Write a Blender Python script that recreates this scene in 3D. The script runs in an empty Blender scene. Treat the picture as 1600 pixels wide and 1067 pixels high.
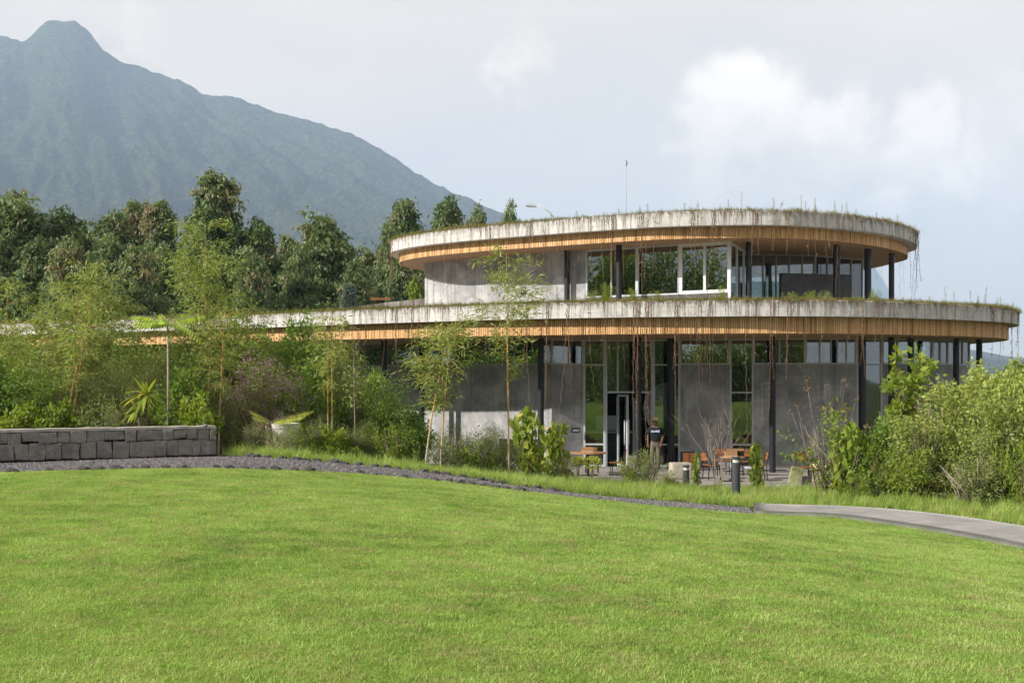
import bpy, bmesh, math, random
import numpy as np
from mathutils import Vector, Matrix, noise as mnoise

# ------------------------------------------------------------------ camera, sky, sun, exposure
SC = bpy.context.scene
COL = SC.collection
F = 1778.0                      # focal length in photo pixels
CAMZ = 3.0                      # eye height above the terrace floor (z = 0)
HZ = 595.0                      # horizon row
cam = bpy.data.cameras.new('camera'); camo = bpy.data.objects.new('camera', cam); COL.objects.link(camo)
camo.location = (0, 0, CAMZ); camo.rotation_euler = (math.radians(90), 0, 0)
cam.sensor_width = 36.0; cam.lens = 36.0 * F / 1600.0; cam.shift_y = (HZ - 533.5) / 1600.0
cam.clip_start = 0.1; cam.clip_end = 60000
SC.camera = camo

SUN_EL = math.radians(28.0)
SUN_H = Vector((-0.91, -0.41)).normalized()
SUN_DIR = Vector((SUN_H.x * math.cos(SUN_EL), SUN_H.y * math.cos(SUN_EL), math.sin(SUN_EL)))
sun = bpy.data.lights.new('sun', 'SUN'); suno = bpy.data.objects.new('sun', sun); COL.objects.link(suno)
sun.energy = 4.1; sun.angle = math.radians(0.9); sun.color = (1.0, 0.95, 0.87)
suno.rotation_euler = SUN_DIR.to_track_quat('Z', 'Y').to_euler(); suno.location = (-30, -20, 40)

SC.view_settings.view_transform = 'Standard'; SC.view_settings.look = 'None'
SC.view_settings.exposure = 1.36; SC.view_settings.gamma = 1.0; SC.view_settings.use_curve_mapping = False
cy = SC.cycles
cy.use_denoising = True
try:
    cy.denoiser = 'OPENIMAGEDENOISE'; cy.denoising_input_passes = 'RGB_ALBEDO_NORMAL'
except Exception: pass
cy.max_bounces = 7; cy.diffuse_bounces = 4; cy.glossy_bounces = 3; cy.transmission_bounces = 4
cy.transparent_max_bounces = 12; cy.volume_bounces = 1; cy.sample_clamp_indirect = 4.0
cy.use_adaptive_sampling = True; cy.adaptive_threshold = 0.02

class NT:
    """small helper to write node trees"""
    def __init__(s, tree): s.t = tree; s.n = tree.nodes; s.l = tree.links
    def add(s, typ, ins=None, **kw):
        nd = s.n.new(typ)
        for k, v in kw.items(): setattr(nd, k, v)
        for k, v in (ins or {}).items(): s.set(nd.inputs[k], v)
        return nd
    def set(s, sock, v):
        if isinstance(v, bpy.types.NodeSocket): s.l.new(v, sock)
        elif isinstance(v, bpy.types.Node): s.l.new(v.outputs[0], sock)
        else:
            if hasattr(sock.default_value, '__len__') and not isinstance(v, (float, int)):
                v = tuple(v)
                if len(sock.default_value) == 4 and len(v) == 3: v = v + (1.0,)
            sock.default_value = v
    def math(s, op, a, b=0.0, c=None, clamp=False):
        nd = s.n.new('ShaderNodeMath'); nd.operation = op; nd.use_clamp = clamp
        s.set(nd.inputs[0], a); s.set(nd.inputs[1], b)
        if c is not None: s.set(nd.inputs[2], c)
        return nd.outputs[0]
    def vmath(s, op, a, b=None, scale=None):
        nd = s.n.new('ShaderNodeVectorMath'); nd.operation = op
        s.set(nd.inputs[0], a)
        if b is not None: s.set(nd.inputs[1], b)
        if scale is not None: s.set(nd.inputs['Scale'], scale)
        return nd
    def mix(s, fac, a, b, blend='MIX'):
        nd = s.n.new('ShaderNodeMix'); nd.data_type = 'RGBA'; nd.blend_type = blend
        s.set(nd.inputs[0], fac); s.set(nd.inputs[6], a); s.set(nd.inputs[7], b)
        return nd.outputs[2]
    def ramp(s, fac, stops, interp='LINEAR'):
        nd = s.n.new('ShaderNodeValToRGB'); cr = nd.color_ramp; cr.interpolation = interp
        while len(cr.elements) > 1: cr.elements.remove(cr.elements[-1])
        for i, (p, c) in enumerate(stops):
            e = cr.elements[0] if i == 0 else cr.elements.new(p)
            e.position = p; e.color = tuple(c) + (1.0,) if len(c) == 3 else c
        s.set(nd.inputs[0], fac); return nd.outputs[0]
    def noise(s, vec, scale, detail=4, rough=0.55, dist=0.0):
        nd = s.n.new('ShaderNodeTexNoise')
        if vec is not None: s.set(nd.inputs['Vector'], vec)
        nd.inputs['Scale'].default_value = scale; nd.inputs['Detail'].default_value = detail
        nd.inputs['Roughness'].default_value = rough; nd.inputs['Distortion'].default_value = dist
        return nd.outputs[0]
    def maprange(s, v, a, b, c=0.0, d=1.0, smooth=True):
        nd = s.n.new('ShaderNodeMapRange'); nd.interpolation_type = 'SMOOTHSTEP' if smooth else 'LINEAR'
        s.set(nd.inputs[0], v); nd.inputs[1].default_value = a; nd.inputs[2].default_value = b
        nd.inputs[3].default_value = c; nd.inputs[4].default_value = d
        return nd.outputs[0]

def P(px, py, d):
    """photo pixel at distance d (metres along the view axis) -> world point"""
    return Vector(((px - 800.0) / F * d, d, CAMZ + (HZ - py) / F * d))

def skydir(px, py):
    return Vector(((px - 800.0) / F, 1.0, (HZ - py) / F)).normalized()

# world: hazy day, high veil over a Nishita sky, cumulus banks
W = bpy.data.worlds.new('World'); SC.world = W; W.use_nodes = True
w = NT(W.node_tree); W.node_tree.nodes.clear()
sky = w.add('ShaderNodeTexSky', sky_type='NISHITA', sun_disc=False, sun_elevation=SUN_EL,
            sun_rotation=math.atan2(SUN_H.x, SUN_H.y), air_density=1.2, dust_density=3.0, altitude=2200)
skyc = w.vmath('SCALE', sky.outputs[0], scale=0.13).outputs[0]
geo = w.add('ShaderNodeTexCoord')
vec = geo.outputs['Generated']
sep = w.add('ShaderNodeSeparateXYZ', {0: vec})
zc = w.math('MAXIMUM', sep.outputs[2], 0.0)
den = w.math('ADD', zc, 0.25)
flat = w.vmath('DIVIDE', vec, w.add('ShaderNodeCombineXYZ', {0: den, 1: den, 2: den}).outputs[0]).outputs[0]
veil_n = w.noise(flat, 1.3, 5, 0.55, 0.4)
veil = w.ramp(veil_n, [(0.25, (0.408, 0.358, 0.302)), (0.5, (0.445, 0.389, 0.326)), (0.75, (0.50, 0.434, 0.360))])
cover = w.maprange(veil_n, 0.1, 0.5, 0.80, 0.97)
base = w.mix(cover, skyc, veil)
# cumulus banks: warped direction, many lobes, shaded from the sun side
warp = w.vmath('SUBTRACT', w.add('ShaderNodeTexNoise', {'Vector': vec, 'Scale': 18.0, 'Detail': 10.0, 'Roughness': 0.62}).outputs['Color'], (0.5, 0.5, 0.5))
wv = w.vmath('ADD', vec, w.vmath('SCALE', warp.outputs[0], scale=0.11).outputs[0]).outputs[0]
def lobes(v, lst):
    acc = None
    for (px, py, r) in lst:
        d = w.vmath('DISTANCE', v, tuple(skydir(px, py))).outputs['Value']
        m = w.maprange(d, r / F * 1.15, r / F * 0.35)
        acc = m if acc is None else w.math('MAXIMUM', acc, m)
    return acc
bank = lobes(wv, [(1130, 190, 75), (1190, 180, 90), (1260, 215, 105), (1090, 215, 50), (1340, 270, 110), (1440, 250, 120), (1560, 240, 120),
                  (1650, 220, 130), (1230, 290, 110), (1120, 290, 80), (1480, 320, 110), (1600, 320, 110), (820, 95, 50), (790, 110, 40), (1800, 260, 170),
                  (1980, 300, 160), (2250, 240, 200), (2700, 280, 220), (200, 70, 70), (130, 40, 60), (-150, 160, 120), (-500, 200, 200), (-1100, 250, 260), (3600, 300, 400)])
lit = lobes(wv, [(1095, 190, 60), (1120, 170, 80), (1170, 160, 85), (1220, 165, 75), (1260, 190, 50), (1440, 215, 75), (1590, 240, 90), (1320, 175, 55), (1500, 285, 50), (1400, 330, 45), (1295, 345, 20), (2200, 160, 80), (-300, 120, 80)])
n2 = w.noise(wv, 11.0, 6, 0.6)
bankc = w.ramp(n2, [(0.34, (0.368, 0.330, 0.288)), (0.48, (0.458, 0.402, 0.340)), (0.62, (0.56, 0.49, 0.408))])
litc = w.ramp(n2, [(0.34, (0.48, 0.42, 0.356)), (0.58, (0.68, 0.595, 0.50))])
c1 = w.mix(w.math('MULTIPLY', bank, 0.85), base, bankc)
c2 = w.mix(w.math('MULTIPLY', lit, 0.9), c1, litc)
bg = w.add('ShaderNodeBackground', {'Color': c2, 'Strength': 0.92})
W.cycles.sampling_method = 'MANUAL'; W.cycles.sample_map_resolution = 512
wo = w.add('ShaderNodeOutputWorld'); w.l.new(bg.outputs[0], wo.inputs['Surface'])

# ------------------------------------------------------------------ helpers
rng = np.random.default_rng(7)
R = random.Random(11)
def link(o, parent=None):
    COL.objects.link(o)
    if parent is not None: o.parent = parent
    return o
def tag(o, label=None, cat=None, group=None, kind=None):
    if label: o['label'] = label
    if cat: o['category'] = cat
    if group: o['group'] = group
    if kind: o['kind'] = kind
    return o
def empty(name, loc=(0, 0, 0), rz=0.0, label=None, cat=None, group=None):
    o = bpy.data.objects.new(name, None); o.empty_display_size = 0.2
    o.location = loc; o.rotation_euler = (0, 0, rz); COL.objects.link(o)
    return tag(o, label, cat, group)
def copy_tree(o, parent=None):
    c = o.copy(); COL.objects.link(c)
    if parent is not None: c.parent = parent
    for ch in o.children: copy_tree(ch, c)
    return c

def mesh_np(name, V, faces, tint=None, smooth=False):
    """V: (n,3); faces: (m,k) int array"""
    me = bpy.data.meshes.new(name)
    V = np.asarray(V, np.float32); faces = np.asarray(faces, np.int32)
    m, k = faces.shape
    me.vertices.add(len(V)); me.vertices.foreach_set('co', V.ravel())
    me.loops.add(m * k); me.loops.foreach_set('vertex_index', faces.ravel())
    me.polygons.add(m)
    me.polygons.foreach_set('loop_start', np.arange(0, m * k, k, dtype=np.int32))
    me.polygons.foreach_set('loop_total', np.full(m, k, np.int32))
    if smooth: me.polygons.foreach_set('use_smooth', np.ones(m, bool))
    if tint is not None:
        a = me.attributes.new('tint', 'FLOAT', 'FACE'); a.data.foreach_set('value', np.asarray(tint, np.float32))
    me.update(calc_edges=True); me.validate()
    return me
def obj(name, me, mat, parent=None, loc=None):
    o = bpy.data.objects.new(name, me)
    if mat is not None and len(me.materials) == 0: me.materials.append(mat)
    if loc is not None: o.location = loc
    return link(o, parent)

class G:
    """collects boxes, tubes, prisms into one mesh"""
    def __init__(s): s.v = []; s.f = []; s.t = []; s.sm = []
    def poly(s, vs, fs, tint=0.5, smooth=False):
        b = len(s.v); s.v.extend([tuple(v) for v in vs])
        for f in fs: s.f.append(tuple(i + b for i in f)); s.t.append(tint); s.sm.append(smooth)
    def box(s, c, size, rz=0.0, tint=0.5, taper=1.0, M=None):
        hx, hy, hz = size[0] / 2, size[1] / 2, size[2] / 2
        vs = []
        for z, k in ((-hz, 1.0), (hz, taper)):
            for x, y in ((-hx, -hy), (hx, -hy), (hx, hy), (-hx, hy)):
                v = Vector((x * k, y * k, z))
                if M is not None: v = M @ v
                else: v = Matrix.Rotation(rz, 3, 'Z') @ v
                vs.append(v + Vector(c))
        s.poly(vs, [(3, 2, 1, 0), (4, 5, 6, 7), (0, 1, 5, 4), (1, 2, 6, 5), (2, 3, 7, 6), (3, 0, 4, 7)], tint)
    def bar(s, a, b, w, h=None, tint=0.5, up=(0, 0, 1)):
        """square bar from a to b"""
        a = Vector(a); b = Vector(b); h = w if h is None else h
        d = (b - a); L = d.length; d.normalize()
        u = Vector(up)
        if abs(d.dot(u)) > 0.98: u = Vector((0, 1, 0))
        sx = d.cross(u).normalized(); sy = sx.cross(d)
        vs = []
        for p in (a, b):
            for x, y in ((-1, -1), (1, -1), (1, 1), (-1, 1)): vs.append(p + sx * (x * w / 2) + sy * (y * h / 2))
        s.poly(vs, [(3, 2, 1, 0), (4, 5, 6, 7), (0, 1, 5, 4), (1, 2, 6, 5), (2, 3, 7, 6), (3, 0, 4, 7)], tint)
    def tube(s, pts, r, k=6, tint=0.5, cap=True):
        pts = [Vector(p) for p in pts]; n = len(pts)
        if not hasattr(r, '__len__'): r = [r] * n
        base = []; prev = None
        for i, p in enumerate(pts):
            d = (pts[min(i + 1, n - 1)] - pts[max(i - 1, 0)])
            if d.length < 1e-9: d = Vector((0, 0, 1))
            d.normalize()
            if prev is None:
                u = Vector((1, 0, 0)) if abs(d.x) < 0.9 else Vector((0, 1, 0))
            else: u = prev
            sx = (u - d * u.dot(d)).normalized(); prev = sx; sy = d.cross(sx)
            for j in range(k):
                a = 2 * math.pi * j / k
                base.append(p + sx * (math.cos(a) * r[i]) + sy * (math.sin(a) * r[i]))
        fs = []
        for i in range(n - 1):
            for j in range(k):
                fs.append((i * k + j, i * k + (j + 1) % k, (i + 1) * k + (j + 1) % k, (i + 1) * k + j))
        if cap:
            fs.append(tuple(range(k - 1, -1, -1))); fs.append(tuple((n - 1) * k + j for j in range(k)))
        s.poly(base, fs, tint, True)
    def lathe(s, prof, c=(0, 0, 0), k=20, tint=0.5):
        pts = []; n = len(prof)
        for (r, z) in prof:
            for j in range(k):
                a = 2 * math.pi * j / k; pts.append((c[0] + r * math.cos(a), c[1] + r * math.sin(a), c[2] + z))
        fs = [(i * k + j, i * k + (j + 1) % k, (i + 1) * k + (j + 1) % k, (i + 1) * k + j) for i in range(n - 1) for j in range(k)]
        fs.append(tuple(range(k - 1, -1, -1))); fs.append(tuple((n - 1) * k + j for j in range(k)))
        s.poly(pts, fs, tint)
    def prism(s, outline, z0, z1, tint=0.5):
        n = len(outline)
        vs = [(p[0], p[1], z0) for p in outline] + [(p[0], p[1], z1) for p in outline]
        fs = [tuple(range(n - 1, -1, -1)), tuple(range(n, 2 * n))] + [(i, (i + 1) % n, n + (i + 1) % n, n + i) for i in range(n)]
        s.poly(vs, fs, tint)
    def build(s, name, mat, parent=None, loc=None, bevel=0.0, rz=None):
        me = bpy.data.meshes.new(name); me.from_pydata(s.v, [], s.f)
        a = me.attributes.new('tint', 'FLOAT', 'FACE'); a.data.foreach_set('value', np.asarray(s.t, np.float32))
        me.polygons.foreach_set('use_smooth', np.asarray(s.sm, bool)); me.update()
        if bevel > 0:
            bm = bmesh.new(); bm.from_mesh(me)
            bmesh.ops.bevel(bm, geom=bm.edges[:], offset=bevel, segments=2, affect='EDGES', profile=0.6)
            bm.to_mesh(me); bm.free()
        o = obj(name, me, mat, parent, loc)
        if rz is not None: o.rotation_euler = (0, 0, rz)
        return o

def catmull(pts, n, closed=False):
    """resample a Catmull-Rom curve through pts into n points evenly spaced"""
    pts = [np.array(p, float) for p in pts]; m = len(pts); out = []
    rngi = range(m) if closed else range(m - 1)
    for i in rngi:
        if closed: p0, p1, p2, p3 = pts[(i - 1) % m], pts[i], pts[(i + 1) % m], pts[(i + 2) % m]
        else: p0, p1, p2, p3 = pts[max(i - 1, 0)], pts[i], pts[i + 1], pts[min(i + 2, m - 1)]
        for k in range(24):
            t = k / 24.0
            out.append(0.5 * ((2 * p1) + (p2 - p0) * t + (2 * p0 - 5 * p1 + 4 * p2 - p3) * t * t + (3 * p1 - p0 - 3 * p2 + p3) * t ** 3))
    out.append(pts[0] if closed else pts[-1])
    out = np.array(out); seg = np.linalg.norm(np.diff(out, axis=0), axis=1); s = np.concatenate([[0], np.cumsum(seg)])
    q = np.linspace(0, s[-1], n + 1)[:-1] if closed else np.linspace(0, s[-1], n)
    return np.stack([np.interp(q, s, out[:, k]) for k in range(out.shape[1])], 1)
def normals2(pts, closed=True):
    """outward normals of a counter-clockwise outline"""
    if closed: d = np.roll(pts, -1, 0) - np.roll(pts, 1, 0)
    else: d = np.gradient(pts, axis=0)
    d = d[:, :2] / np.linalg.norm(d[:, :2], axis=1, keepdims=True)
    return np.stack([d[:, 1], -d[:, 0]], 1)

ORD = ('first second third fourth fifth sixth seventh eighth ninth tenth eleventh twelfth thirteenth fourteenth fifteenth sixteenth seventeenth eighteenth nineteenth twentieth '
       'twenty-first twenty-second twenty-third twenty-fourth twenty-fifth twenty-sixth twenty-seventh twenty-eighth twenty-ninth thirtieth thirty-first thirty-second thirty-third thirty-fourth').split()
# ------------------------------------------------------------------ materials
MATS = {}
def mat(name):
    m = bpy.data.materials.new(name); m.use_nodes = True; m.node_tree.nodes.clear()
    t = NT(m.node_tree); MATS[name] = m
    return m, t
def finish(t, color, rough=0.8, bump=None, bstr=0.3, bdist=0.02, spec=0.3, metal=0.0, trans=None, tcol=None):
    b = t.add('ShaderNodeBsdfPrincipled', {'Base Color': color, 'Roughness': rough, 'Metallic': metal, 'Specular IOR Level': spec})
    if bump is not None:
        bn = t.add('ShaderNodeBump', {'Strength': bstr, 'Distance': bdist, 'Height': bump}); t.l.new(bn.outputs[0], b.inputs['Normal'])
    out = t.add('ShaderNodeOutputMaterial')
    if trans:
        tr = t.add('ShaderNodeBsdfTranslucent', {'Color': tcol if tcol is not None else color})
        mx = t.add('ShaderNodeMixShader', {0: trans, 1: b.outputs[0], 2: tr.outputs[0]}); t.l.new(mx.outputs[0], out.inputs['Surface'])
    else: t.l.new(b.outputs[0], out.inputs['Surface'])
def plain(name, col, rough=0.7, var=0.15, scale=6.0, spec=0.3, metal=0.0, bstr=0.0, coords='Object'):
    m, t = mat(name); tc = t.add('ShaderNodeTexCoord').outputs[coords]
    n = t.noise(tc, scale, 5, 0.6)
    a = [c * (1 - var) for c in col]; b = [min(1, c * (1 + var)) for c in col]
    c = t.ramp(n, [(0.3, a), (0.7, b)])
    finish(t, c, rough, n if bstr else None, bstr, 0.01, spec, metal)
    return m
def leafmat(name, stops, trans=0.35, rough=0.55, patch=0.0):
    m, t = mat(name)
    f = t.add('ShaderNodeAttribute', attribute_name='tint').outputs['Fac']
    if patch:
        pos = t.add('ShaderNodeNewGeometry').outputs['Position']
        nn = t.noise(pos, 0.9, 3, 0.6)
        f = t.math('ADD', f, t.math('MULTIPLY', t.math('SUBTRACT', nn, 0.5), patch), clamp=True)
    oi = t.add('ShaderNodeObjectInfo').outputs['Random']
    f = t.math('ADD', f, t.math('MULTIPLY', t.math('SUBTRACT', oi, 0.5), 0.16), clamp=True)
    c = t.ramp(f, stops)
    tc = t.mix(1.0, c, (1.25, 1.3, 0.55, 1), 'MULTIPLY')
    finish(t, c, rough, spec=0.25, trans=trans, tcol=tc)
    return m
# surface materials --------------------------------------------------
def m_concrete_wall():
    m, t = mat('board_marked_wall'); tc = t.add('ShaderNodeTexCoord').outputs['Object']
    n1 = t.noise(tc, 0.9, 6, 0.6, 0.6); n2 = t.noise(tc, 9.0, 6, 0.65)
    mp = t.add('ShaderNodeMapping', {'Vector': tc, 'Scale': (2.2, 2.2, 0.35)}); st = t.noise(mp.outputs[0], 2.0, 5, 0.65)
    c = t.ramp(n1, [(0.34, (0.245, 0.245, 0.248)), (0.5, (0.395, 0.393, 0.391)), (0.64, (0.53, 0.523, 0.515))])
    c = t.mix(t.maprange(st, 0.52, 0.75, 0, 0.35), c, (0.43, 0.415, 0.40, 1))
    c = t.mix(t.maprange(n2, 0.35, 0.65, 0.25, 0.0), c, (0.16, 0.16, 0.16, 1))
    vo = t.add('ShaderNodeTexVoronoi', {'Vector': tc, 'Scale': 1.6}, distance='CHEBYCHEV').outputs['Color']
    gz_ = t.add('ShaderNodeSeparateXYZ', {0: t.add('ShaderNodeNewGeometry').outputs['Position']}).outputs[2]
    mp3 = t.add('ShaderNodeMapping', {'Vector': tc, 'Scale': (7.0, 7.0, 0.12)}); dr = t.noise(mp3.outputs[0], 1.3, 4, 0.7)
    drip = t.math('MULTIPLY', t.maprange(dr, 0.5, 0.68, 0, 0.45), t.maprange(gz_, 1.0, 3.4, 0.15, 1.0))
    c = t.mix(drip, c, (0.115, 0.112, 0.108, 1))
    splash = t.math('MULTIPLY', t.maprange(gz_, 0.55, 0.0, 0, 0.6), t.maprange(n2, 0.35, 0.6, 0.3, 1.0))
    c = t.mix(splash, c, (0.13, 0.115, 0.095, 1))
    vs = t.add('ShaderNodeSeparateColor', {0: vo}); c = t.mix(t.math('MULTIPLY', vs.outputs[0], 0.42), c, (0.12, 0.12, 0.125, 1))
    finish(t, c, 0.85, n2, 0.25, 0.01, 0.25)
def m_slab():
    m, t = mat('slab_concrete'); g = t.add('ShaderNodeNewGeometry').outputs['Position']
    sp = t.add('ShaderNodeSeparateXYZ', {0: g})
    n1 = t.noise(g, 1.3, 6, 0.65, 0.4)
    mp = t.add('ShaderNodeMapping', {'Vector': g, 'Scale': (3.0, 3.0, 0.25)}); st = t.noise(mp.outputs[0], 2.6, 5, 0.7)
    mp2 = t.add('ShaderNodeMapping', {'Vector': g, 'Scale': (11.0, 11.0, 0.5)}); st2 = t.noise(mp2.outputs[0], 1.4, 3, 0.7)
    c = t.ramp(n1, [(0.3, (0.42, 0.405, 0.385)), (0.55, (0.55, 0.535, 0.515)), (0.75, (0.66, 0.65, 0.63))])
    c = t.mix(t.maprange(st, 0.46, 0.70, 0, 0.75), c, (0.235, 0.205, 0.180, 1))
    c = t.mix(t.maprange(st2, 0.58, 0.72, 0, 0.55), c, (0.15, 0.115, 0.09, 1))
    # formwork board joints: two thin horizontal lines
    fr = t.math('FRACT', t.math('MULTIPLY', sp.outputs[2], 6.5))
    ln = t.maprange(t.math('ABSOLUTE', t.math('SUBTRACT', fr, 0.5)), 0.44, 0.49, 0, 0.30)
    c = t.mix(ln, c, (0.22, 0.19, 0.17, 1))
    top = t.math('ADD', t.math('MULTIPLY', t.maprange(sp.outputs[2], 5.12, 5.42), t.math('LESS_THAN', sp.outputs[2], 6.5)), t.math('MULTIPLY', t.maprange(sp.outputs[2], 8.17, 8.47), t.math('GREATER_THAN', sp.outputs[2], 6.5)))
    mp4 = t.add('ShaderNodeMapping', {'Vector': g, 'Scale': (5.0, 5.0, 0.8)}); mo = t.noise(mp4.outputs[0], 1.5, 5, 0.7)
    c = t.mix(t.math('MULTIPLY', top, t.maprange(mo, 0.38, 0.62, 0, 0.85)), c, (0.155, 0.125, 0.085, 1))
    finish(t, c, 0.9, n1, 0.35, 0.02, 0.2)
def m_wood(name, stops, scale=5.0, rough=0.6):
    m, t = mat(name); tc = t.add('ShaderNodeTexCoord').outputs['Object']
    f = t.add('ShaderNodeAttribute', attribute_name='tint').outputs['Fac']
    mp = t.add('ShaderNodeMapping', {'Vector': tc, 'Scale': (1, 1, 0.15)}); gr = t.noise(mp.outputs[0], scale * 8, 4, 0.6)
    big = t.noise(tc, 0.45, 3, 0.6)
    f2 = t.math('ADD', f, t.math('MULTIPLY', t.math('SUBTRACT', gr, 0.5), 0.3), clamp=True)
    f2 = t.math('ADD', f2, t.math('MULTIPLY', t.math('SUBTRACT', big, 0.5), 0.5), clamp=True)
    finish(t, t.ramp(f2, stops), rough, gr, 0.15, 0.004, 0.3)
def m_rock():
    m, t = mat('lava_stone'); tc = t.add('ShaderNodeTexCoord').outputs['Object']; pos = t.add('ShaderNodeNewGeometry').outputs['Position']
    oi = t.add('ShaderNodeObjectInfo').outputs['Random']
    n1 = t.noise(pos, 5.0, 6, 0.7); n2 = t.noise(pos, 38.0, 4, 0.7)
    c = t.ramp(n1, [(0.25, (0.07, 0.065, 0.061)), (0.5, (0.18, 0.168, 0.156)), (0.75, (0.36, 0.335, 0.305))])
    c = t.mix(t.math('MULTIPLY', oi, 0.75), c, t.ramp(n2, [(0.3, (0.12, 0.108, 0.098)), (0.7, (0.34, 0.305, 0.27))]))
    vo = t.add('ShaderNodeTexVoronoi', {'Vector': pos, 'Scale': 45.0}).outputs['Distance']
    pit = t.maprange(vo, 0.05, 0.3)
    c = t.mix(pit, (0.03, 0.03, 0.03, 1), c)
    finish(t, c, 0.95, t.math('ADD', pit, n2), 0.6, 0.015, 0.15)
def m_gravel():
    m, t = mat('dark_gravel'); pos = t.add('ShaderNodeNewGeometry').outputs['Position']
    vo = t.add('ShaderNodeTexVoronoi', {'Vector': pos, 'Scale': 42.0}); n1 = t.noise(pos, 2.0, 4, 0.6)
    s = t.add('ShaderNodeSeparateColor', {0: vo.outputs['Color']})
    c = t.ramp(s.outputs[0], [(0.0, (0.06, 0.057, 0.06)), (0.6, (0.15, 0.142, 0.146)), (1.0, (0.27, 0.255, 0.255))])
    c = t.mix(t.maprange(n1, 0.35, 0.7, 0, 0.4), c, (0.07, 0.06, 0.055, 1))
    finish(t, c, 0.95, vo.outputs['Distance'], 0.8, 0.02, 0.15)
    m, t = mat('gravel_stone'); pos = t.add('ShaderNodeNewGeometry').outputs['Position']; oi = t.add('ShaderNodeObjectInfo').outputs['Random']
    n2 = t.noise(pos, 30.0, 4, 0.7)
    c = t.ramp(t.math('ADD', t.math('MULTIPLY', oi, 0.7), t.math('MULTIPLY', n2, 0.3)), [(0.1, (0.07, 0.067, 0.07)), (0.6, (0.17, 0.16, 0.163)), (1.0, (0.32, 0.30, 0.295))])
    finish(t, c, 0.95, n2, 0.5, 0.005, 0.15)
def m_ground():
    m, t = mat('soil_and_turf'); pos = t.add('ShaderNodeNewGeometry').outputs['Position']
    n1 = t.noise(pos, 0.35, 5, 0.6); n2 = t.noise(pos, 6.0, 5, 0.65)
    c = t.ramp(n1, [(0.3, (0.050, 0.062, 0.018)), (0.55, (0.085, 0.098, 0.030)), (0.8, (0.12, 0.105, 0.05))])
    c = t.mix(t.maprange(n2, 0.4, 0.7, 0, 0.5), c, (0.05, 0.045, 0.025, 1))
    finish(t, c, 0.95, n2, 0.6, 0.05, 0.1)
    m, t = mat('lawn_turf'); pos = t.add('ShaderNodeNewGeometry').outputs['Position']
    n1 = t.noise(pos, 0.5, 5, 0.6); n2 = t.noise(pos, 3.2, 5, 0.7); n3 = t.noise(pos, 26.0, 4, 0.7)
    c = t.ramp(n3, [(0.25, (0.07, 0.10, 0.015)), (0.5, (0.16, 0.22, 0.04)), (0.75, (0.27, 0.31, 0.08))])
    c = t.mix(t.maprange(n2, 0.55, 0.75, 0, 0.6), c, (0.17, 0.135, 0.06, 1))
    c = t.mix(t.maprange(n1, 0.45, 0.7, 0, 0.25), c, (0.07, 0.12, 0.02, 1))
    finish(t, c, 0.95, n3, 0.7, 0.03, 0.1)
def m_blade(name, stops, dry, drycol, trans=0.4):
    m, t = mat(name); pos = t.add('ShaderNodeNewGeometry').outputs['Position']
    f = t.add('ShaderNodeAttribute', attribute_name='tint').outputs['Fac']
    n1 = t.noise(pos, 0.45, 5, 0.65); n2 = t.noise(pos, 2.3, 4, 0.65)
    ff = t.math('ADD', t.math('MULTIPLY', f, 0.45), t.math('ADD', t.math('MULTIPLY_ADD', n1, 0.95, -0.22), t.math('MULTIPLY', t.math('SUBTRACT', n2, 0.5), 1.15)), clamp=True)
    c = t.ramp(ff, stops)
    n3 = t.noise(pos, 2.6, 6, 0.75)
    d = t.maprange(t.math('ADD', n3, t.math('MULTIPLY', f, 0.22)), dry, dry + 0.16, 0, 0.85)
    c = t.mix(d, c, drycol)
    finish(t, c, 0.6, spec=0.2, trans=trans, tcol=t.mix(1.0, c, (1.15, 1.2, 0.6, 1), 'MULTIPLY'))
def m_paving():
    m, t = mat('path_paving'); pos = t.add('ShaderNodeNewGeometry').outputs['Position']
    n1 = t.noise(pos, 1.4, 6, 0.65); n2 = t.noise(pos, 22.0, 5, 0.7)
    c = t.ramp(n1, [(0.3, (0.20, 0.195, 0.19)), (0.55, (0.27, 0.262, 0.255)), (0.75, (0.34, 0.33, 0.315))])
    c = t.mix(t.maprange(n2, 0.5, 0.7, 0, 0.5), c, (0.13, 0.125, 0.115, 1))
    finish(t, c, 0.9, n2, 0.4, 0.01, 0.2)
    m, t = mat('terrace_paving'); pos = t.add('ShaderNodeNewGeometry').outputs['Position']
    n1 = t.noise(pos, 1.1, 6, 0.65); n2 = t.noise(pos, 14.0, 5, 0.7)
    c = t.ramp(n1, [(0.3, (0.22, 0.20, 0.185)), (0.55, (0.31, 0.285, 0.265)), (0.75, (0.39, 0.36, 0.335))])
    c = t.mix(t.maprange(n2, 0.5, 0.72, 0, 0.4), c, (0.13, 0.115, 0.10, 1))
    finish(t, c, 0.9, n2, 0.3, 0.01, 0.2)
def m_glass():
    m, t = mat('window_glass')
    lw = t.add('ShaderNodeFresnel', {'IOR': 1.52})
    tr = t.add('ShaderNodeBsdfTransparent', {'Color': (0.80, 0.86, 0.84, 1)})
    gl = t.add('ShaderNodeBsdfGlossy', {'Color': (0.95, 0.97, 1.0, 1), 'Roughness': 0.008})
    n = t.noise(t.add('ShaderNodeTexCoord').outputs['Object'], 0.8, 2, 0.5)
    bn = t.add('ShaderNodeBump', {'Strength': 0.12, 'Distance': 0.02, 'Height': n}); t.l.new(bn.outputs[0], gl.inputs['Normal'])
    fac = t.math('MULTIPLY_ADD', lw.outputs[0], 1.4, 0.08, clamp=True)
    mx = t.add('ShaderNodeMixShader', {0: fac, 1: tr.outputs[0], 2: gl.outputs[0]})
    out = t.add('ShaderNodeOutputMaterial'); t.l.new(mx.outputs[0], out.inputs['Surface'])
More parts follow.
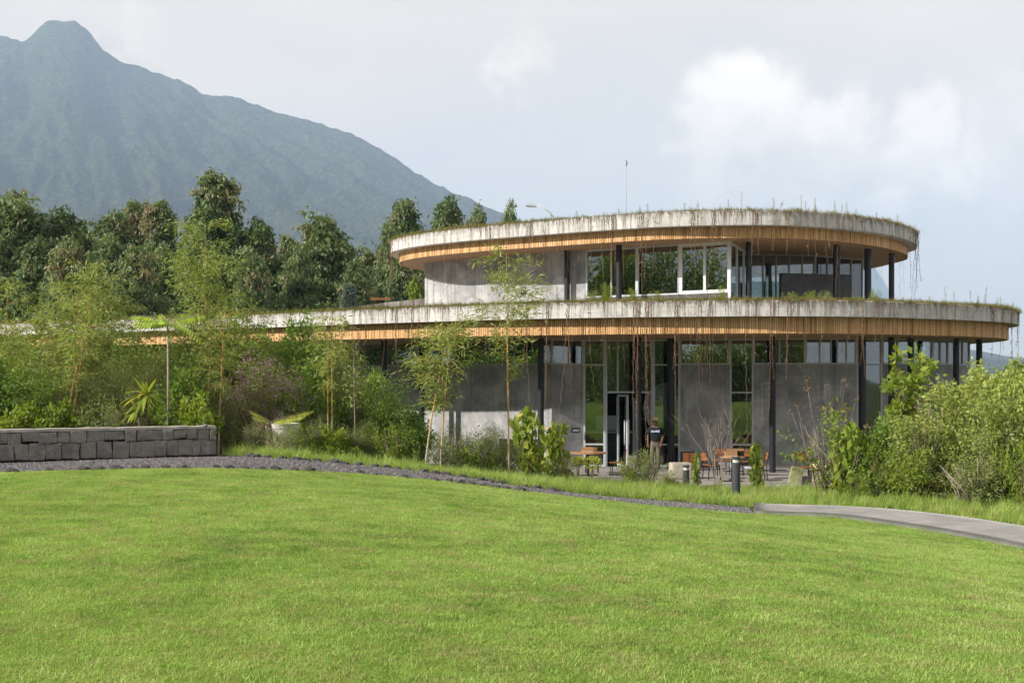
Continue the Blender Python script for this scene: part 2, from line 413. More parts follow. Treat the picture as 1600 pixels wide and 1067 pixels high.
def m_mountain():
    m, t = mat('forested_mountain'); pos = t.add('ShaderNodeNewGeometry').outputs['Position']
    n1 = t.noise(pos, 0.004, 6, 0.6); n2 = t.noise(pos, 0.03, 5, 0.7)
    c = t.ramp(n1, [(0.3, (0.016, 0.028, 0.014)), (0.5, (0.028, 0.043, 0.019)), (0.75, (0.058, 0.070, 0.030))])
    n3 = t.noise(pos, 0.07, 4, 0.75)
    c = t.mix(t.maprange(n2, 0.38, 0.62, 0.0, 0.7), c, (0.010, 0.020, 0.010, 1)); c = t.mix(t.maprange(n3, 0.45, 0.62, 0.0, 0.75), c, (0.10, 0.125, 0.045, 1))
    finish(t, c, 0.95, t.math('ADD', n2, t.math('MULTIPLY', n3, 0.6)), 1.0, 40.0, 0.05)
m_concrete_wall(); m_slab(); m_rock(); m_gravel(); m_ground(); m_paving(); m_glass(); m_mountain()
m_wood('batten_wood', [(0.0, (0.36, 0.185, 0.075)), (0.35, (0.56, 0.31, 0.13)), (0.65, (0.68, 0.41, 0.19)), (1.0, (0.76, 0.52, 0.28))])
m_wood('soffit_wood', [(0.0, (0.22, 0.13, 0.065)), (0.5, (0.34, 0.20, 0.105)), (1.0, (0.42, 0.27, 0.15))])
m_wood('table_wood', [(0.0, (0.210, 0.106, 0.045)), (0.5, (0.322, 0.181, 0.083)), (1.0, (0.392, 0.249, 0.129))])
m_wood('rust_wood', [(0.0, (0.150, 0.053, 0.018)), (0.5, (0.247, 0.093, 0.031)), (1.0, (0.330, 0.146, 0.057))])
m_wood('pale_wood', [(0.0, (0.38, 0.25, 0.14)), (0.5, (0.56, 0.40, 0.25)), (1.0, (0.68, 0.52, 0.36))])
plain('edging_lava', (0.075, 0.07, 0.068), 0.95, 0.5, 9.0, 0.1, bstr=0.8)
plain('black_steel', (0.014, 0.015, 0.018), 0.45, 0.3, 3, 0.4)
plain('bollard_paint', (0.042, 0.045, 0.050), 0.5, 0.2, 8, 0.4)
plain('aluminium', (0.46, 0.48, 0.50), 0.45, 0.1, 4, 0.5)
plain('white_frame', (0.66, 0.66, 0.65), 0.5, 0.08, 4, 0.4)
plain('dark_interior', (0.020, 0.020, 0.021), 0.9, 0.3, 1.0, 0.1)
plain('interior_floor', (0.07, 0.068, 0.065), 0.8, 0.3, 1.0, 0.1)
plain('grey_panel', (0.085, 0.085, 0.088), 0.8, 0.25, 2.5, 0.2)
plain('pale_panel', (0.60, 0.61, 0.62), 0.8, 0.08, 1.0, 0.2)
plain('green_print', (0.20, 0.36, 0.05), 0.8, 0.2, 1.0, 0.2)
plain('white_wash', (0.58, 0.55, 0.50), 0.9, 0.30, 5.0, 0.1, bstr=0.4)
plain('pale_stone', (0.36, 0.335, 0.27), 0.9, 0.25, 6.0, 0.15, bstr=0.4)
plain('mossy_stone', (0.33, 0.34, 0.20), 0.95, 0.3, 9.0, 0.1, bstr=0.5)
plain('grey_stone', (0.20, 0.18, 0.165), 0.95, 0.35, 7.0, 0.1, bstr=0.5)
plain('mortar_cap', (0.36, 0.33, 0.30), 0.95, 0.3, 5.0, 0.1, bstr=0.4)
plain('ledge_concrete', (0.105, 0.10, 0.098), 0.9, 0.3, 5.0, 0.1, bstr=0.3)
plain('galvanised', (0.36, 0.37, 0.38), 0.5, 0.2, 3.0, 0.4)
plain('lamp_lens', (0.55, 0.53, 0.46), 0.4, 0.1, 3.0, 0.4)
plain('bark_pale', (0.30, 0.26, 0.21), 0.9, 0.35, 5.0, 0.1, bstr=0.4)
plain('bark_brown', (0.13, 0.095, 0.065), 0.95, 0.35, 6.0, 0.1, bstr=0.4)
plain('bare_twig', (0.25, 0.205, 0.17), 0.9, 0.25, 5.0, 0.1)
plain('vine_stem', (0.19, 0.112, 0.075), 0.9, 0.4, 5.0, 0.1)
plain('vine_root', (0.155, 0.095, 0.062), 0.9, 0.35, 5.0, 0.1)
plain('roof_soil', (0.09, 0.075, 0.045), 0.95, 0.3, 3.0, 0.1)
plain('skin', (0.17, 0.085, 0.05), 0.6, 0.12, 8.0, 0.3)
plain('shirt_black', (0.014, 0.015, 0.020), 0.85, 0.25, 9.0, 0.2)
plain('shirt_print', (0.40, 0.47, 0.60), 0.8, 0.1, 9.0, 0.2)
plain('khaki_cloth', (0.135, 0.12, 0.09), 0.9, 0.18, 9.0, 0.1)
plain('cap_cloth', (0.78, 0.62, 0.28), 0.9, 0.12, 9.0, 0.1)
plain('shoe', (0.06, 0.05, 0.042), 0.7, 0.2, 9.0, 0.3)
def m_culm():
    m, t = mat('bamboo_culm'); tc = t.add('ShaderNodeTexCoord').outputs['Object']; sp = t.add('ShaderNodeSeparateXYZ', {0: tc})
    n = t.noise(tc, 3.0, 3, 0.6)
    c = t.ramp(t.math('ADD', t.math('MULTIPLY', sp.outputs[2], 0.16), t.math('MULTIPLY', t.math('SUBTRACT', n, 0.5), 0.5)),
               [(0.08, (0.42, 0.37, 0.26)), (0.22, (0.46, 0.26, 0.085)), (0.5, (0.46, 0.25, 0.07)), (0.75, (0.33, 0.30, 0.09))])
    fr = t.math('FRACT', t.math('MULTIPLY', sp.outputs[2], 3.4))
    c = t.mix(t.maprange(fr, 0.9, 0.95, 0, 0.6), c, (0.16, 0.10, 0.05, 1))
    finish(t, c, 0.5, spec=0.35)
m_culm()
m_blade('lawn_blade', [(0.10, (0.097, 0.187, 0.035)), (0.4, (0.251, 0.393, 0.079)), (0.62, (0.336, 0.472, 0.118)), (0.92, (0.514, 0.568, 0.252))], 0.62, (0.42, 0.34, 0.19, 1))
m_blade('wild_blade', [(0.1, (0.108, 0.200, 0.035)), (0.4, (0.241, 0.374, 0.070)), (0.7, (0.373, 0.464, 0.126)), (0.95, (0.530, 0.489, 0.238))], 0.66, (0.42, 0.31, 0.18, 1))
m_blade('roof_blade', [(0.1, (0.085, 0.11, 0.02)), (0.45, (0.165, 0.175, 0.04)), (0.7, (0.245, 0.215, 0.08)), (0.95, (0.31, 0.23, 0.11))], 0.62, (0.26, 0.165, 0.085, 1))
leafmat('euca_leaf', [(0.0, (0.044, 0.077, 0.035)), (0.35, (0.091, 0.143, 0.056)), (0.65, (0.151, 0.211, 0.088)), (0.85, (0.235, 0.257, 0.125)), (1.0, (0.299, 0.217, 0.153))], 0.3, 0.5)
leafmat('pine_leaf', [(0.0, (0.077, 0.119, 0.105)), (1.0, (0.196, 0.252, 0.238))], 0.15)
leafmat('bamboo_leaf', [(0.0, (0.131, 0.180, 0.041)), (0.5, (0.266, 0.321, 0.088)), (0.85, (0.389, 0.428, 0.153)), (1.0, (0.473, 0.435, 0.226))], 0.42)
leafmat('shrub_leaf', [(0.0, (0.058, 0.115, 0.024)), (0.4, (0.148, 0.237, 0.047)), (0.75, (0.278, 0.375, 0.080)), (0.93, (0.433, 0.473, 0.142)), (1.0, (0.577, 0.440, 0.190))], 0.42, patch=0.35)
leafmat('olive_leaf', [(0.0, (0.082, 0.108, 0.035)), (0.4, (0.178, 0.218, 0.073)), (0.75, (0.291, 0.314, 0.117)), (0.92, (0.378, 0.342, 0.163)), (1.0, (0.387, 0.260, 0.143))], 0.35, patch=0.3)
leafmat('bright_leaf', [(0.0, (0.088, 0.144, 0.021)), (0.5, (0.211, 0.279, 0.039)), (0.85, (0.378, 0.397, 0.068)), (1.0, (0.739, 0.529, 0.120))], 0.42, patch=0.2)
leafmat('bush_leaf', [(0.0, (0.114, 0.132, 0.042)), (0.35, (0.217, 0.272, 0.065)), (0.7, (0.354, 0.421, 0.106)), (0.9, (0.502, 0.505, 0.171)), (1.0, (0.457, 0.304, 0.143))], 0.4, patch=0.45)
leafmat('lush_leaf', [(0.0, (0.20, 0.34, 0.04)), (1.0, (0.52, 0.62, 0.11))], 0.45)
leafmat('lime_leaf', [(0.0, (0.22, 0.28, 0.035)), (1.0, (0.48, 0.48, 0.10))], 0.4)
leafmat('dry_leaf', [(0.0, (0.10, 0.055, 0.03)), (0.5, (0.21, 0.125, 0.075)), (1.0, (0.36, 0.25, 0.17))], 0.25)
leafmat('purple_petal', [(0.0, (0.221, 0.090, 0.238)), (0.5, (0.391, 0.180, 0.383)), (1.0, (0.510, 0.270, 0.425))], 0.3)
leafmat('vine_leaf', [(0.0, (0.136, 0.066, 0.036)), (0.5, (0.255, 0.149, 0.084)), (0.85, (0.255, 0.242, 0.120)), (1.0, (0.187, 0.242, 0.084))], 0.3)
M = MATS

# ------------------------------------------------------------------ ground heights (thin-plate spline through surveyed points)
LAWN_EDGE = [(-20.0, 14.0, 1.55), (-14.0, 17.3, 1.48), (-8.8, 19.5, 1.43), (-5.8, 20.5, 1.43), (-4.7, 20.8, 1.386), (-2.94, 21.8, 1.22), (-1.27, 22.6, 1.0), (0, 23.2, .78),
             (1.35, 23.7, .58), (2.7, 24.0, .40), (4.0, 24.2, .27), (5.17, 24.2, .17), (6.5, 23.3, .21), (7.36, 21.8, .22), (7.87, 20.0, .27), (8.2, 18.3, .30),
             (8.45, 15.5, .38), (8.6, 12.0, .50), (8.7, 8.0, .62), (8.8, 3.0, .75), (8.8, -6, 0.9)]
GRAVEL_OUT = [(-20.0, 17.2, 1.50), (-14.0, 20.2, 1.45), (-9.6, 22.2, 1.42), (-6.1, 23.8, 1.41), (-4.83, 23.2, 1.42), (-3.19, 23.6, 1.25), (-1.35, 24.0, 1.02), (0.69, 24.5, .66),
              (2.83, 25.2, .38), (4.3, 25.5, .24), (5.33, 25.6, .15)]
PATH_OUT = [(5.5, 25.9, .17), (7.0, 24.95, .2), (8.1, 24.0, .22), (8.8, 22.4, .27), (9.3, 20.6, .30), (9.8, 18.0, .34), (10.2, 15.0, .40), (10.4, 12, .5), (10.5, 8, .62), (10.6, 3, .75), (10.6, -6, .9)]
ctrl = list(LAWN_EDGE) + list(GRAVEL_OUT) + list(PATH_OUT)
ctrl += [(0, 0, 1.32), (0, 5, 1.33), (-5, 6, 1.45), (3, 6, 1.22), (0, 12, 1.24), (-6, 13, 1.47), (4, 13, .93), (0, 18, 1.08), (4, 19, .62), (-12, 8, 1.5), (0, -8, 1.3), (-12, -8, 1.5), (5, 0, 1.1)]
ctrl += [(-20, 24, 1.35), (-10, 26, 1.3), (-5, 27, 1.12), (-2, 27.5, .72), (1, 28.5, .42), (4, 29.0, .16), (7, 29.5, .05), (10, 28, .12), (14, 26, .2), (14, 18, .4), (14, 8, .6),
         (-20, 34, .7), (-10, 33, .6), (-4, 33, .35), (1, 33, .02), (6, 32, -.04), (10, 31.5, -.04), (14, 32, 0), (-20, 44, -.06), (-8, 42, -.06), (2, 42, -.06), (10, 42, -.06), (18, 42, -.06), (-2, 37, -.06), (8, 37, -.06), (14, 37, -.06),
         (20, 30, 0.0), (24, 20, .3), (24, 5, .6), (24, 44, -.06), (0, 55, -.06), (-20, 55, -.06), (24, 58, -.06), (-26, 20, 1.4), (-26, 5, 1.5), (-26, -10, 1.4), (24, -10, .8), (0, -14, 1.1)]
ctrl = np.array(ctrl, float)
def _tps(d2): return np.where(d2 > 0, 0.5 * d2 * np.log(np.maximum(d2, 1e-12)), 0.0)
_c2 = ctrl[:, :2] / 20.0
_n = len(ctrl)
_K = _tps(((_c2[:, None] - _c2[None]) ** 2).sum(-1)) + np.eye(_n) * 2e-4
_Pm = np.concatenate([np.ones((_n, 1)), _c2], 1)
_A = np.block([[_K, _Pm], [_Pm.T, np.zeros((3, 3))]])
_sol = np.linalg.solve(_A, np.concatenate([ctrl[:, 2], np.zeros(3)]))
def ground_np(xy):
    xy = np.asarray(xy, float); q = xy / 20.0; out = np.empty(len(q))
    for i in range(0, len(q), 4000):
        qq = q[i:i + 4000]
        out[i:i + 4000] = _tps(((qq[:, None] - _c2[None]) ** 2).sum(-1)) @ _sol[:_n] + _sol[_n] + qq @ _sol[_n + 1:]
    r = np.maximum(np.abs(xy[:, 0]) - 24, 0) ; r2 = np.maximum(np.maximum(xy[:, 1] - 56, -12 - xy[:, 1]), 0)
    k = np.clip(np.maximum(r, r2) / 14.0, 0, 1); k = k * k * (3 - 2 * k)
    out = np.clip(out, -0.3, 1.8)
    return out * (1 - k) + k * (-0.06)
def gz(x, y): return float(ground_np([(x, y)])[0])

def axis(lo, hi, step, far, growth=1.35):
    a = list(np.arange(lo, hi + 1e-6, step)); s = step
    while a[-1] < far: s *= growth; a.append(a[-1] + s)
    s = step
    while a[0] > -far: s *= growth; a.insert(0, a[0] - s)
    return np.array(a)
gx = axis(-26, 26, 0.5, 30000); gy = axis(-10, 58, 0.5, 30000)
XX, YY = np.meshgrid(gx, gy); xy = np.stack([XX.ravel(), YY.ravel()], 1)
zz = ground_np(xy) - 0.03
idx = np.arange(len(xy)).reshape(XX.shape)
quads = np.stack([idx[:-1, :-1], idx[:-1, 1:], idx[1:, 1:], idx[1:, :-1]], -1).reshape(-1, 4)
tag(obj('ground', mesh_np('ground', np.column_stack([xy, zz]), quads, smooth=True), M['soil_and_turf']), 'rough green and brown ground under the planting around the building', kind='structure')

def strip(name, A, B, mat_, nu, nv, lift, label, thick=0.0):
    """loft between two polylines draped on the ground"""
    a = catmull(A, nu); b = catmull(B, nu); V = []
    for v in range(nv):
        t = v / (nv - 1); V.append(a * (1 - t) + b * t)
    V = np.array(V); sh = V.shape; V = V.reshape(-1, 3)
    V[:, 2] = ground_np(V[:, :2]) + lift
    ii = np.arange(len(V)).reshape(sh[0], sh[1])
    q = np.stack([ii[:-1, :-1], ii[:-1, 1:], ii[1:, 1:], ii[1:, :-1]], -1).reshape(-1, 4)
    # face upward
    e1 = V[q[0, 1]] - V[q[0, 0]]; e2 = V[q[0, 3]] - V[q[0, 0]]
    if np.cross(e1, e2)[2] < 0: q = q[:, ::-1]
    if thick:
        n = len(V); V2 = V.copy(); V2[:, 2] -= thick
        border = np.concatenate([ii[0, :], ii[1:, -1], ii[-1, -2::-1], ii[-2:0:-1, 0]])
        side = np.stack([border, np.roll(border, -1), np.roll(border, -1) + n, border + n], -1)
        V = np.concatenate([V, V2]); q = np.concatenate([q, side])
    o = obj(name, mesh_np(name, V, q, smooth=not thick), mat_)
    return tag(o, label, kind='structure')
near = [(-20 + 28.8 * i / 20, -6.0 - 0.0 * i, 1.3) for i in range(21)]
lawn = strip('lawn', LAWN_EDGE, near, M['lawn_turf'], 120, 70, 0.0, 'broad mown green lawn sloping down to the right')
gravel = strip('gravel_strip', LAWN_EDGE[:12], GRAVEL_OUT, M['dark_gravel'], 140, 8, 0.004, 'dark lava gravel strip along the far lawn edge')
path = strip('paved_path', LAWN_EDGE[11:], PATH_OUT, M['path_paving'], 90, 8, 0.075, 'pale grey paved path curving along the lawn on the right', 0.14)

# mountain with gullies, and a far range, as terrain
def fbm_grid(x, y, seed, octs, ridged=False):
    out = np.zeros(x.shape); amp = 1.0; tot = 0
    for o in range(octs):
        r = np.random.default_rng(seed + o); n = 256; tab = r.random((n, n))
        xi = np.floor(x).astype(int); yi = np.floor(y).astype(int); fx = x - xi; fy = y - yi
        fx = fx * fx * (3 - 2 * fx); fy = fy * fy * (3 - 2 * fy)
        a = tab[yi % n, xi % n]; b = tab[yi % n, (xi + 1) % n]; c = tab[(yi + 1) % n, xi % n]; d = tab[(yi + 1) % n, (xi + 1) % n]
        v = (a * (1 - fx) + b * fx) * (1 - fy) + (c * (1 - fx) + d * fx) * fy
        if ridged: v = 1 - np.abs(2 * v - 1)
        out += amp * v; tot += amp; amp *= 0.5; x = x * 2.03; y = y * 2.03
    return out / tot
def mountain(name, sil, d_ridge, d_base, nu, nv, label, gully, seed, backd):
    pxs = np.linspace(sil[0][0], sil[-1][0], nu); sy = np.interp(pxs, [s[0] for s in sil], [s[1] for s in sil])
    sy = np.convolve(np.pad(sy, 3, mode='edge'), np.array([1, 2, 3, 4, 3, 2, 1]) / 16, mode='valid')
    hr = (HZ - sy) / F * d_ridge + CAMZ
    hr = hr + (fbm_grid(pxs / 9.0, pxs * 0, seed + 50, 3) - 0.5) * 0.0035 * d_ridge * np.clip(hr / (0.1 * d_ridge), 0, 1)
    t = np.linspace(0, 1, nv)[:, None]
    PX = np.broadcast_to(pxs, (nv, nu))
    D = d_base + (d_ridge - d_base) * t + 0 * PX
    prof = t ** 1.25 * 0.9 + 0.1 * t ** 3
    apex = 100.0
    ang = (PX - apex) / (0.25 + 1.3 * (1 - t)) / 60.0           # ridges run down from the summit
    wx = fbm_grid(PX / 90.0 + 7, t * 5 + 3, seed + 31, 3) - 0.5; wy = fbm_grid(PX / 60.0 + 70, t * 7 + 3, seed + 37, 3) - 0.5
    g1 = fbm_grid(ang * 0.72 + 40 + 2.2 * wx, t * 2.6 + 10 + 1.5 * wy, seed, 5, True) - 0.62
    g2 = fbm_grid(PX / 14.0 + 90, t * 26, seed + 9, 3) - 0.5
    env = np.sin(np.clip(t, 0, 1) * math.pi) ** 0.7
    H = hr[None] * prof + gully * d_ridge * (g1 * env) * np.clip(hr[None] / (0.2 * d_ridge), 0.15, 1) + 0.0042 * d_ridge * g2 * np.clip(env + 0.1, 0, 1)
    H[0] = -20
    X = (PX - 800) / F * D
    V = np.stack([X, D, H], -1)
    back = V[-1].copy(); back[:, 1] += backd; back[:, 0] *= (d_ridge + backd) / d_ridge; back[:, 2] = -20
    V = np.concatenate([V, back[None]], 0)
    ii = np.arange(V.shape[0] * nu).reshape(V.shape[0], nu)
    q = np.stack([ii[:-1, :-1], ii[:-1, 1:], ii[1:, 1:], ii[1:, :-1]], -1).reshape(-1, 4)
    return tag(obj(name, mesh_np(name, V.reshape(-1, 3), q, smooth=True), M['forested_mountain']), label, kind='structure')
SIL = [(-900, 480), (-600, 380), (-400, 250), (-250, 150), (-120, 80), (-40, 52), (0, 54), (20, 60), (36, 69), (46, 62), (55, 50), (66, 38), (80, 32), (100, 33), (122, 33), (132, 42), (145, 58), (158, 76),
       (190, 98), (200, 99), (215, 103), (240, 115), (268, 121), (290, 130), (304, 138), (316, 149), (340, 151), (360, 150), (385, 157), (405, 165), (430, 177), (452, 180),
       (500, 194), (545, 207), (600, 235), (625, 252), (650, 271), (700, 297), (740, 314), (790, 334), (850, 362), (950, 405), (1100, 455), (1300, 510), (1600, 560), (1900, 585)]
mountain('mountain', SIL, 4200.0, 1300.0, 560, 200, 'tall forested volcano with a flat-topped peak rising behind the trees', 0.044, 3, 1500)
FAR = [(1000, 480), (1100, 400), (1160, 365), (1190, 345), (1206, 334), (1222, 329), (1245, 335), (1270, 331), (1300, 339), (1335, 362), (1370, 420), (1410, 490), (1500, 560), (1600, 585)]
mountain('distant_mountain', FAR, 8600.0, 6400.0, 200, 60, 'faint blue mountain range lost in haze behind the building', 0.02, 21, 300)
# ------------------------------------------------------------------ the building
LOW = [(-25.5, 50.6), (-19.8, 47.4), (-15.2, 44.9), (-9.5, 41.6), (-5.8, 39.1), (-2.1, 36.9), (0, 35.8), (2.4, 34.9), (4.9, 34.3), (7.65, 34.0), (10, 34.2), (12, 34.9), (14.7, 36.4), (16.8, 38.2),
       (18.1, 41), (18.1, 45), (16, 50), (10, 55), (0, 57), (-14, 58), (-23, 56), (-26, 53)]
UPP = [(-4.75, 44.6), (-4.1, 43.0), (-3.0, 41.75), (-1.2, 40.3), (1.3, 38.75), (2.9, 37.85), (5.2, 36.8), (8.2, 36.45), (10.5, 37.2), (12.6, 38.7), (14.2, 40.6), (15.1, 42.4), (15.4, 44.4),
       (14.5, 48.5), (10, 52), (3, 53), (-2, 50.5), (-4.5, 47)]
low = catmull(LOW, 360, True); upp = catmull(UPP, 240, True)
def inset(o, d): return o - normals2(o) * d
LZ0, LZ1, LW0 = 4.93, 5.39, 4.43
UZ0, UZ1, UW0 = 7.99, 8.44, 7.62
bld = empty('pavilion_building', (6, 44, 0), 0, 'two-storey pavilion with stacked curved green roofs, timber fascias and grey walls', 'building')
OFF = Vector((6, 44, 0))
def bpart(g, name, mat_, parent=None, bevel=0.0):
    """a mesh given in world coordinates, parented to the building"""
    o = g.build(name, mat_, parent or bld, bevel=bevel)
    if parent is None: o.location = -OFF
    return o
def roof(out, z0, z1, w0, name):
    g = G(); n = len(out)
    inn = inset(out, 0.30); top = z1
    vs = []
    # outer drip, face, top lip, inner lip
    rings = [(inset(out, 0.42), z0), (out, z0), (out, top), (inset(out, 0.06), top + 0.03), (inn, top + 0.02), (inn, top - 0.12)]
    for ring, z in rings: vs += [(p[0], p[1], z) for p in ring]
    fs = []
    for r in range(len(rings) - 1):
        for i in range(n): fs.append((r * n + i, r * n + (i + 1) % n, (r + 1) * n + (i + 1) % n, (r + 1) * n + i))
    g.poly(vs, fs)
    g.poly([(p[0], p[1], top - 0.12) for p in inset(out, 0.28)], [tuple(range(n))])
    g.poly([(p[0], p[1], z0) for p in inset(out, 0.41)], [tuple(range(n - 1, -1, -1))])
    bpart(g, name + '_slab', M['slab_concrete'])
    # soffit
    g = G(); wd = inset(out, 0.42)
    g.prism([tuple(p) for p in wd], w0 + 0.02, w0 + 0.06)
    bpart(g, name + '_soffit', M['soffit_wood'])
    # timber battens, one box each
    wd2 = inset(out, 0.37); nn = normals2(wd2)
    seg = np.linalg.norm(np.roll(wd2, -1, 0) - wd2, axis=1); s = np.concatenate([[0], np.cumsum(seg)]); L = s[-1]
    cl = np.concatenate([wd2, wd2[:1]]); cn = np.concatenate([nn, nn[:1]])
    k = int(L / 0.068); g = G(); r = random.Random(5)
    for i in range(k):
        q = (i + 0.5) * L / k
        x = np.interp(q, s, cl[:, 0]); y = np.interp(q, s, cl[:, 1]); nx = np.interp(q, s, cn[:, 0]); ny = np.interp(q, s, cn[:, 1])
        if y > 50: continue
        th = r.uniform(0.030, 0.042); rz = math.atan2(ny, nx) + math.pi / 2
        g.box((x + nx * th / 2, y + ny * th / 2, (w0 + z0) / 2 + r.uniform(-.004, .004)), (0.052, th, z0 - w0 - 0.006), rz, min(1, max(0, r.gauss(0.5, 0.22))))
    o = bpart(g, name + '_batten_cladding', M['batten_wood']); o['kind'] = 'stuff'
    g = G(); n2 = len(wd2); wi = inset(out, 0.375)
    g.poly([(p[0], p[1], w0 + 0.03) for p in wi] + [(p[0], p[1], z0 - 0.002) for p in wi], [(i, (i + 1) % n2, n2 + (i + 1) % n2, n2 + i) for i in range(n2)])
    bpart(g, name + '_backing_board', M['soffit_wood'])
roof(low, LZ0, LZ1, LW0, 'lower_roof'); roof(upp, UZ0, UZ1, UW0, 'upper_roof')

def seg_frame(a, b):
    a = Vector((a[0], a[1], 0)); b = Vector((b[0], b[1], 0)); d = (b - a); L = d.length; d.normalize(); n = Vector((d.y, -d.x, 0))
    return a, d, n, L
def wall_panel(a, b, z0, z1, th=0.22, mat_='board_marked_wall', name='wall_panel', back=0.0):
    a, d, n, L = seg_frame(a, b); g = G()
    c = a + d * (L / 2) - n * (th / 2 + back); g.box((c.x, c.y, (z0 + z1) / 2), (L - 0.004, th, z1 - z0), math.atan2(d.y, d.x))
    return bpart(g, name, M[mat_])
def window(a, b, z0, z1, vd=(), hd=(), fw=0.06, mat_='aluminium', depth=0.09, back=0.04, panes=True):
    """frame (part) with its panes (sub-parts); vd / hd: divisions as fractions / heights"""
    a, d, n, L = seg_frame(a, b); a = a - n * back; rz = math.atan2(d.y, d.x); g = G()
    def vbar(s, w=fw): c = a + d * s; g.box((c.x, c.y, (z0 + z1) / 2), (w, depth, z1 - z0), rz)
    vbar(fw / 2); vbar(L - fw / 2)
    for v in vd: vbar(v * L, fw * 0.8)
    cuts = [fw] + [v * L for v in vd] + [L - fw]
    for z in (z0 + fw / 2, z1 - fw / 2, *hd):
        c = a + d * (L / 2); g.box((c.x, c.y, z), (L - 2 * fw - .002, depth * 0.9, fw * (0.8 if z in hd else 1)), rz)
    o = bpart(g, 'window', M[mat_])
    if panes:
        zs = [z0 + fw] + sorted(hd) + [z1 - fw]; vs = cuts
        for i in range(len(vs) - 1):
            for j in range(len(zs) - 1):
                p = G(); c = a + d * ((vs[i] + vs[i + 1]) / 2); p.box((c.x, c.y, (zs[j] + zs[j + 1]) / 2), (vs[i + 1] - vs[i] - 0.01, 0.012, zs[j + 1] - zs[j] - 0.01), rz + R.uniform(-.006, .006))
                p.build('pane', M['window_glass'], o)
    return o
SILL = 3.56
P0 = (-14, 49.6); P1 = (-3.6, 43.0); P1b = (-8.5, 46.2); P2 = (1.0, 39.85); P3 = (1.38, 39.5); P4 = (2.5, 39.9); P5 = (5.87, 39.7); P6 = (7.52, 39.3); P7 = (8.3, 39.1)
P7b = (10.0, 38.75); P8 = (11.75, 38.78); P8b = (12.7, 39.0); P9 = (14.7, 39.75); P10 = (16.75, 41.6); P11 = (16.6, 45.5); P12 = (12, 50)
for a, b in ((P0, P1b), (P1b, P1), (P1, P2), (P2, P3), (P3, P4), (P5, P6), (P7, P7b), (P7b, P8), (P8b, P9), (P9, P10), (P10, P11)):
    wall_panel(a, b, -0.1, SILL)
def lerp2(a, b, t): return (a[0] + (b[0] - a[0]) * t, a[1] + (b[1] - a[1]) * t)
TOPZ = LW0 + 0.02
for a, b, vd in ((P0, P1b, (.33, .66)), (P1b, P1, (.25, .5, .75)), (P1, P2, (.2, .4, .6, .8)), (P2, P3, ()), (P3, P4, (.55,)), (P5, P6, (.55,)), (P7, P7b, (.5,)), (P7b, P8, (.28, .5, .62, .8)), (P8b, P9, (.3, .6)), (P9, P10, (.2, .4, .6, .8)), (P10, P11, (.25, .5, .75))):
    window(a, b, SILL + 0.002, TOPZ, vd, fw=0.05)
# low dark opening at the foot of the sunlit wall
g = G(); a, d, n, L = seg_frame(P1, P2); c = a + d * (0.80 * L) + n * 0.012; g.box((c.x, c.y, 0.62), (1.25, 0.03, 0.62), math.atan2(d.y, d.x)); bpart(g, 'low_vent', M['dark_interior'])
# entrance bay
e = [P4, lerp2(P4, P5, .228), lerp2(P4, P5, .72), P5]
window(e[0], e[1], 0.0, TOPZ, (), (0.78, 3.56), fw=0.07)
window(e[1], e[2], 2.57, TOPZ, (.26,), (), fw=0.07)
window(e[2], e[3], 0.0, TOPZ, (), (0.78, 3.56), fw=0.07)
g = G(); a, d, n, L = seg_frame(e[1], e[2])
for s in (0.035, L - 0.035):
    g = G(); c = a + d * s - n * 0.04; g.box((c.x, c.y, 1.285), (0.07, 0.09, 2.57), math.atan2(d.y, d.x)); bpart(g, 'door_jamb', M['aluminium'])
# open glazed door leaf, swung out towards the terrace
hinge = a + d * (0.26 * L); free = Vector((P(981, 700, 38.75).x, 38.75, 0)); dd = (free - hinge); LL = dd.length; dd.normalize(); rz = math.atan2(dd.y, dd.x)
g = G()
for s, wd in ((0.035, 0.07), (LL - 0.05, 0.10)): c = hinge + dd * s; g.box((c.x, c.y, 1.27), (wd, 0.05, 2.5), rz)
for z in (0.09, 2.49): c = hinge + dd * (LL / 2); g.box((c.x, c.y, z), (LL - 0.18, 0.048, 0.07), rz)
door = bpart(g, 'entrance_door', M['aluminium'])
g = G(); c = hinge + dd * (LL / 2); g.box((c.x, c.y, 1.29), (LL - 0.18, 0.012, 2.3), rz); g.build('pane', M['window_glass'], door)
nn_ = Vector((dd.y, -dd.x, 0))
for s in (-1, 1):
    g = G(); c = hinge + dd * (LL - 0.12) + nn_ * (0.075 * s)
    g.tube([c + Vector((0, 0, 0.82)), c + Vector((0, 0, 1.68))], 0.02, 8)
    for z in (0.92, 1.58): g.bar(c + Vector((0, 0, z)), c - nn_ * (0.05 * s) + Vector((0, 0, z)), 0.02)
    g.build('pull_handle', M['aluminium'], door)
# a second leaf, closed back inside
g = G(); a2 = a + d * (0.5 * L) - n * 0.1
for s in (0.0, 1.0):
    g = G(); c = a + d * (0.27 * L + s * 0.35 * L) - n * 0.9; g.box((c.x, c.y, 1.2), (0.06, 0.05, 2.4), 0); bpart(g, 'inner_door_jamb', M['aluminium'])
# tall narrow window
window(P6, P7, 0.0, TOPZ, (), (0.80, 2.60), fw=0.06)
window(P8, P8b, 0.0, TOPZ, (), (1.05, 3.56), fw=0.06)
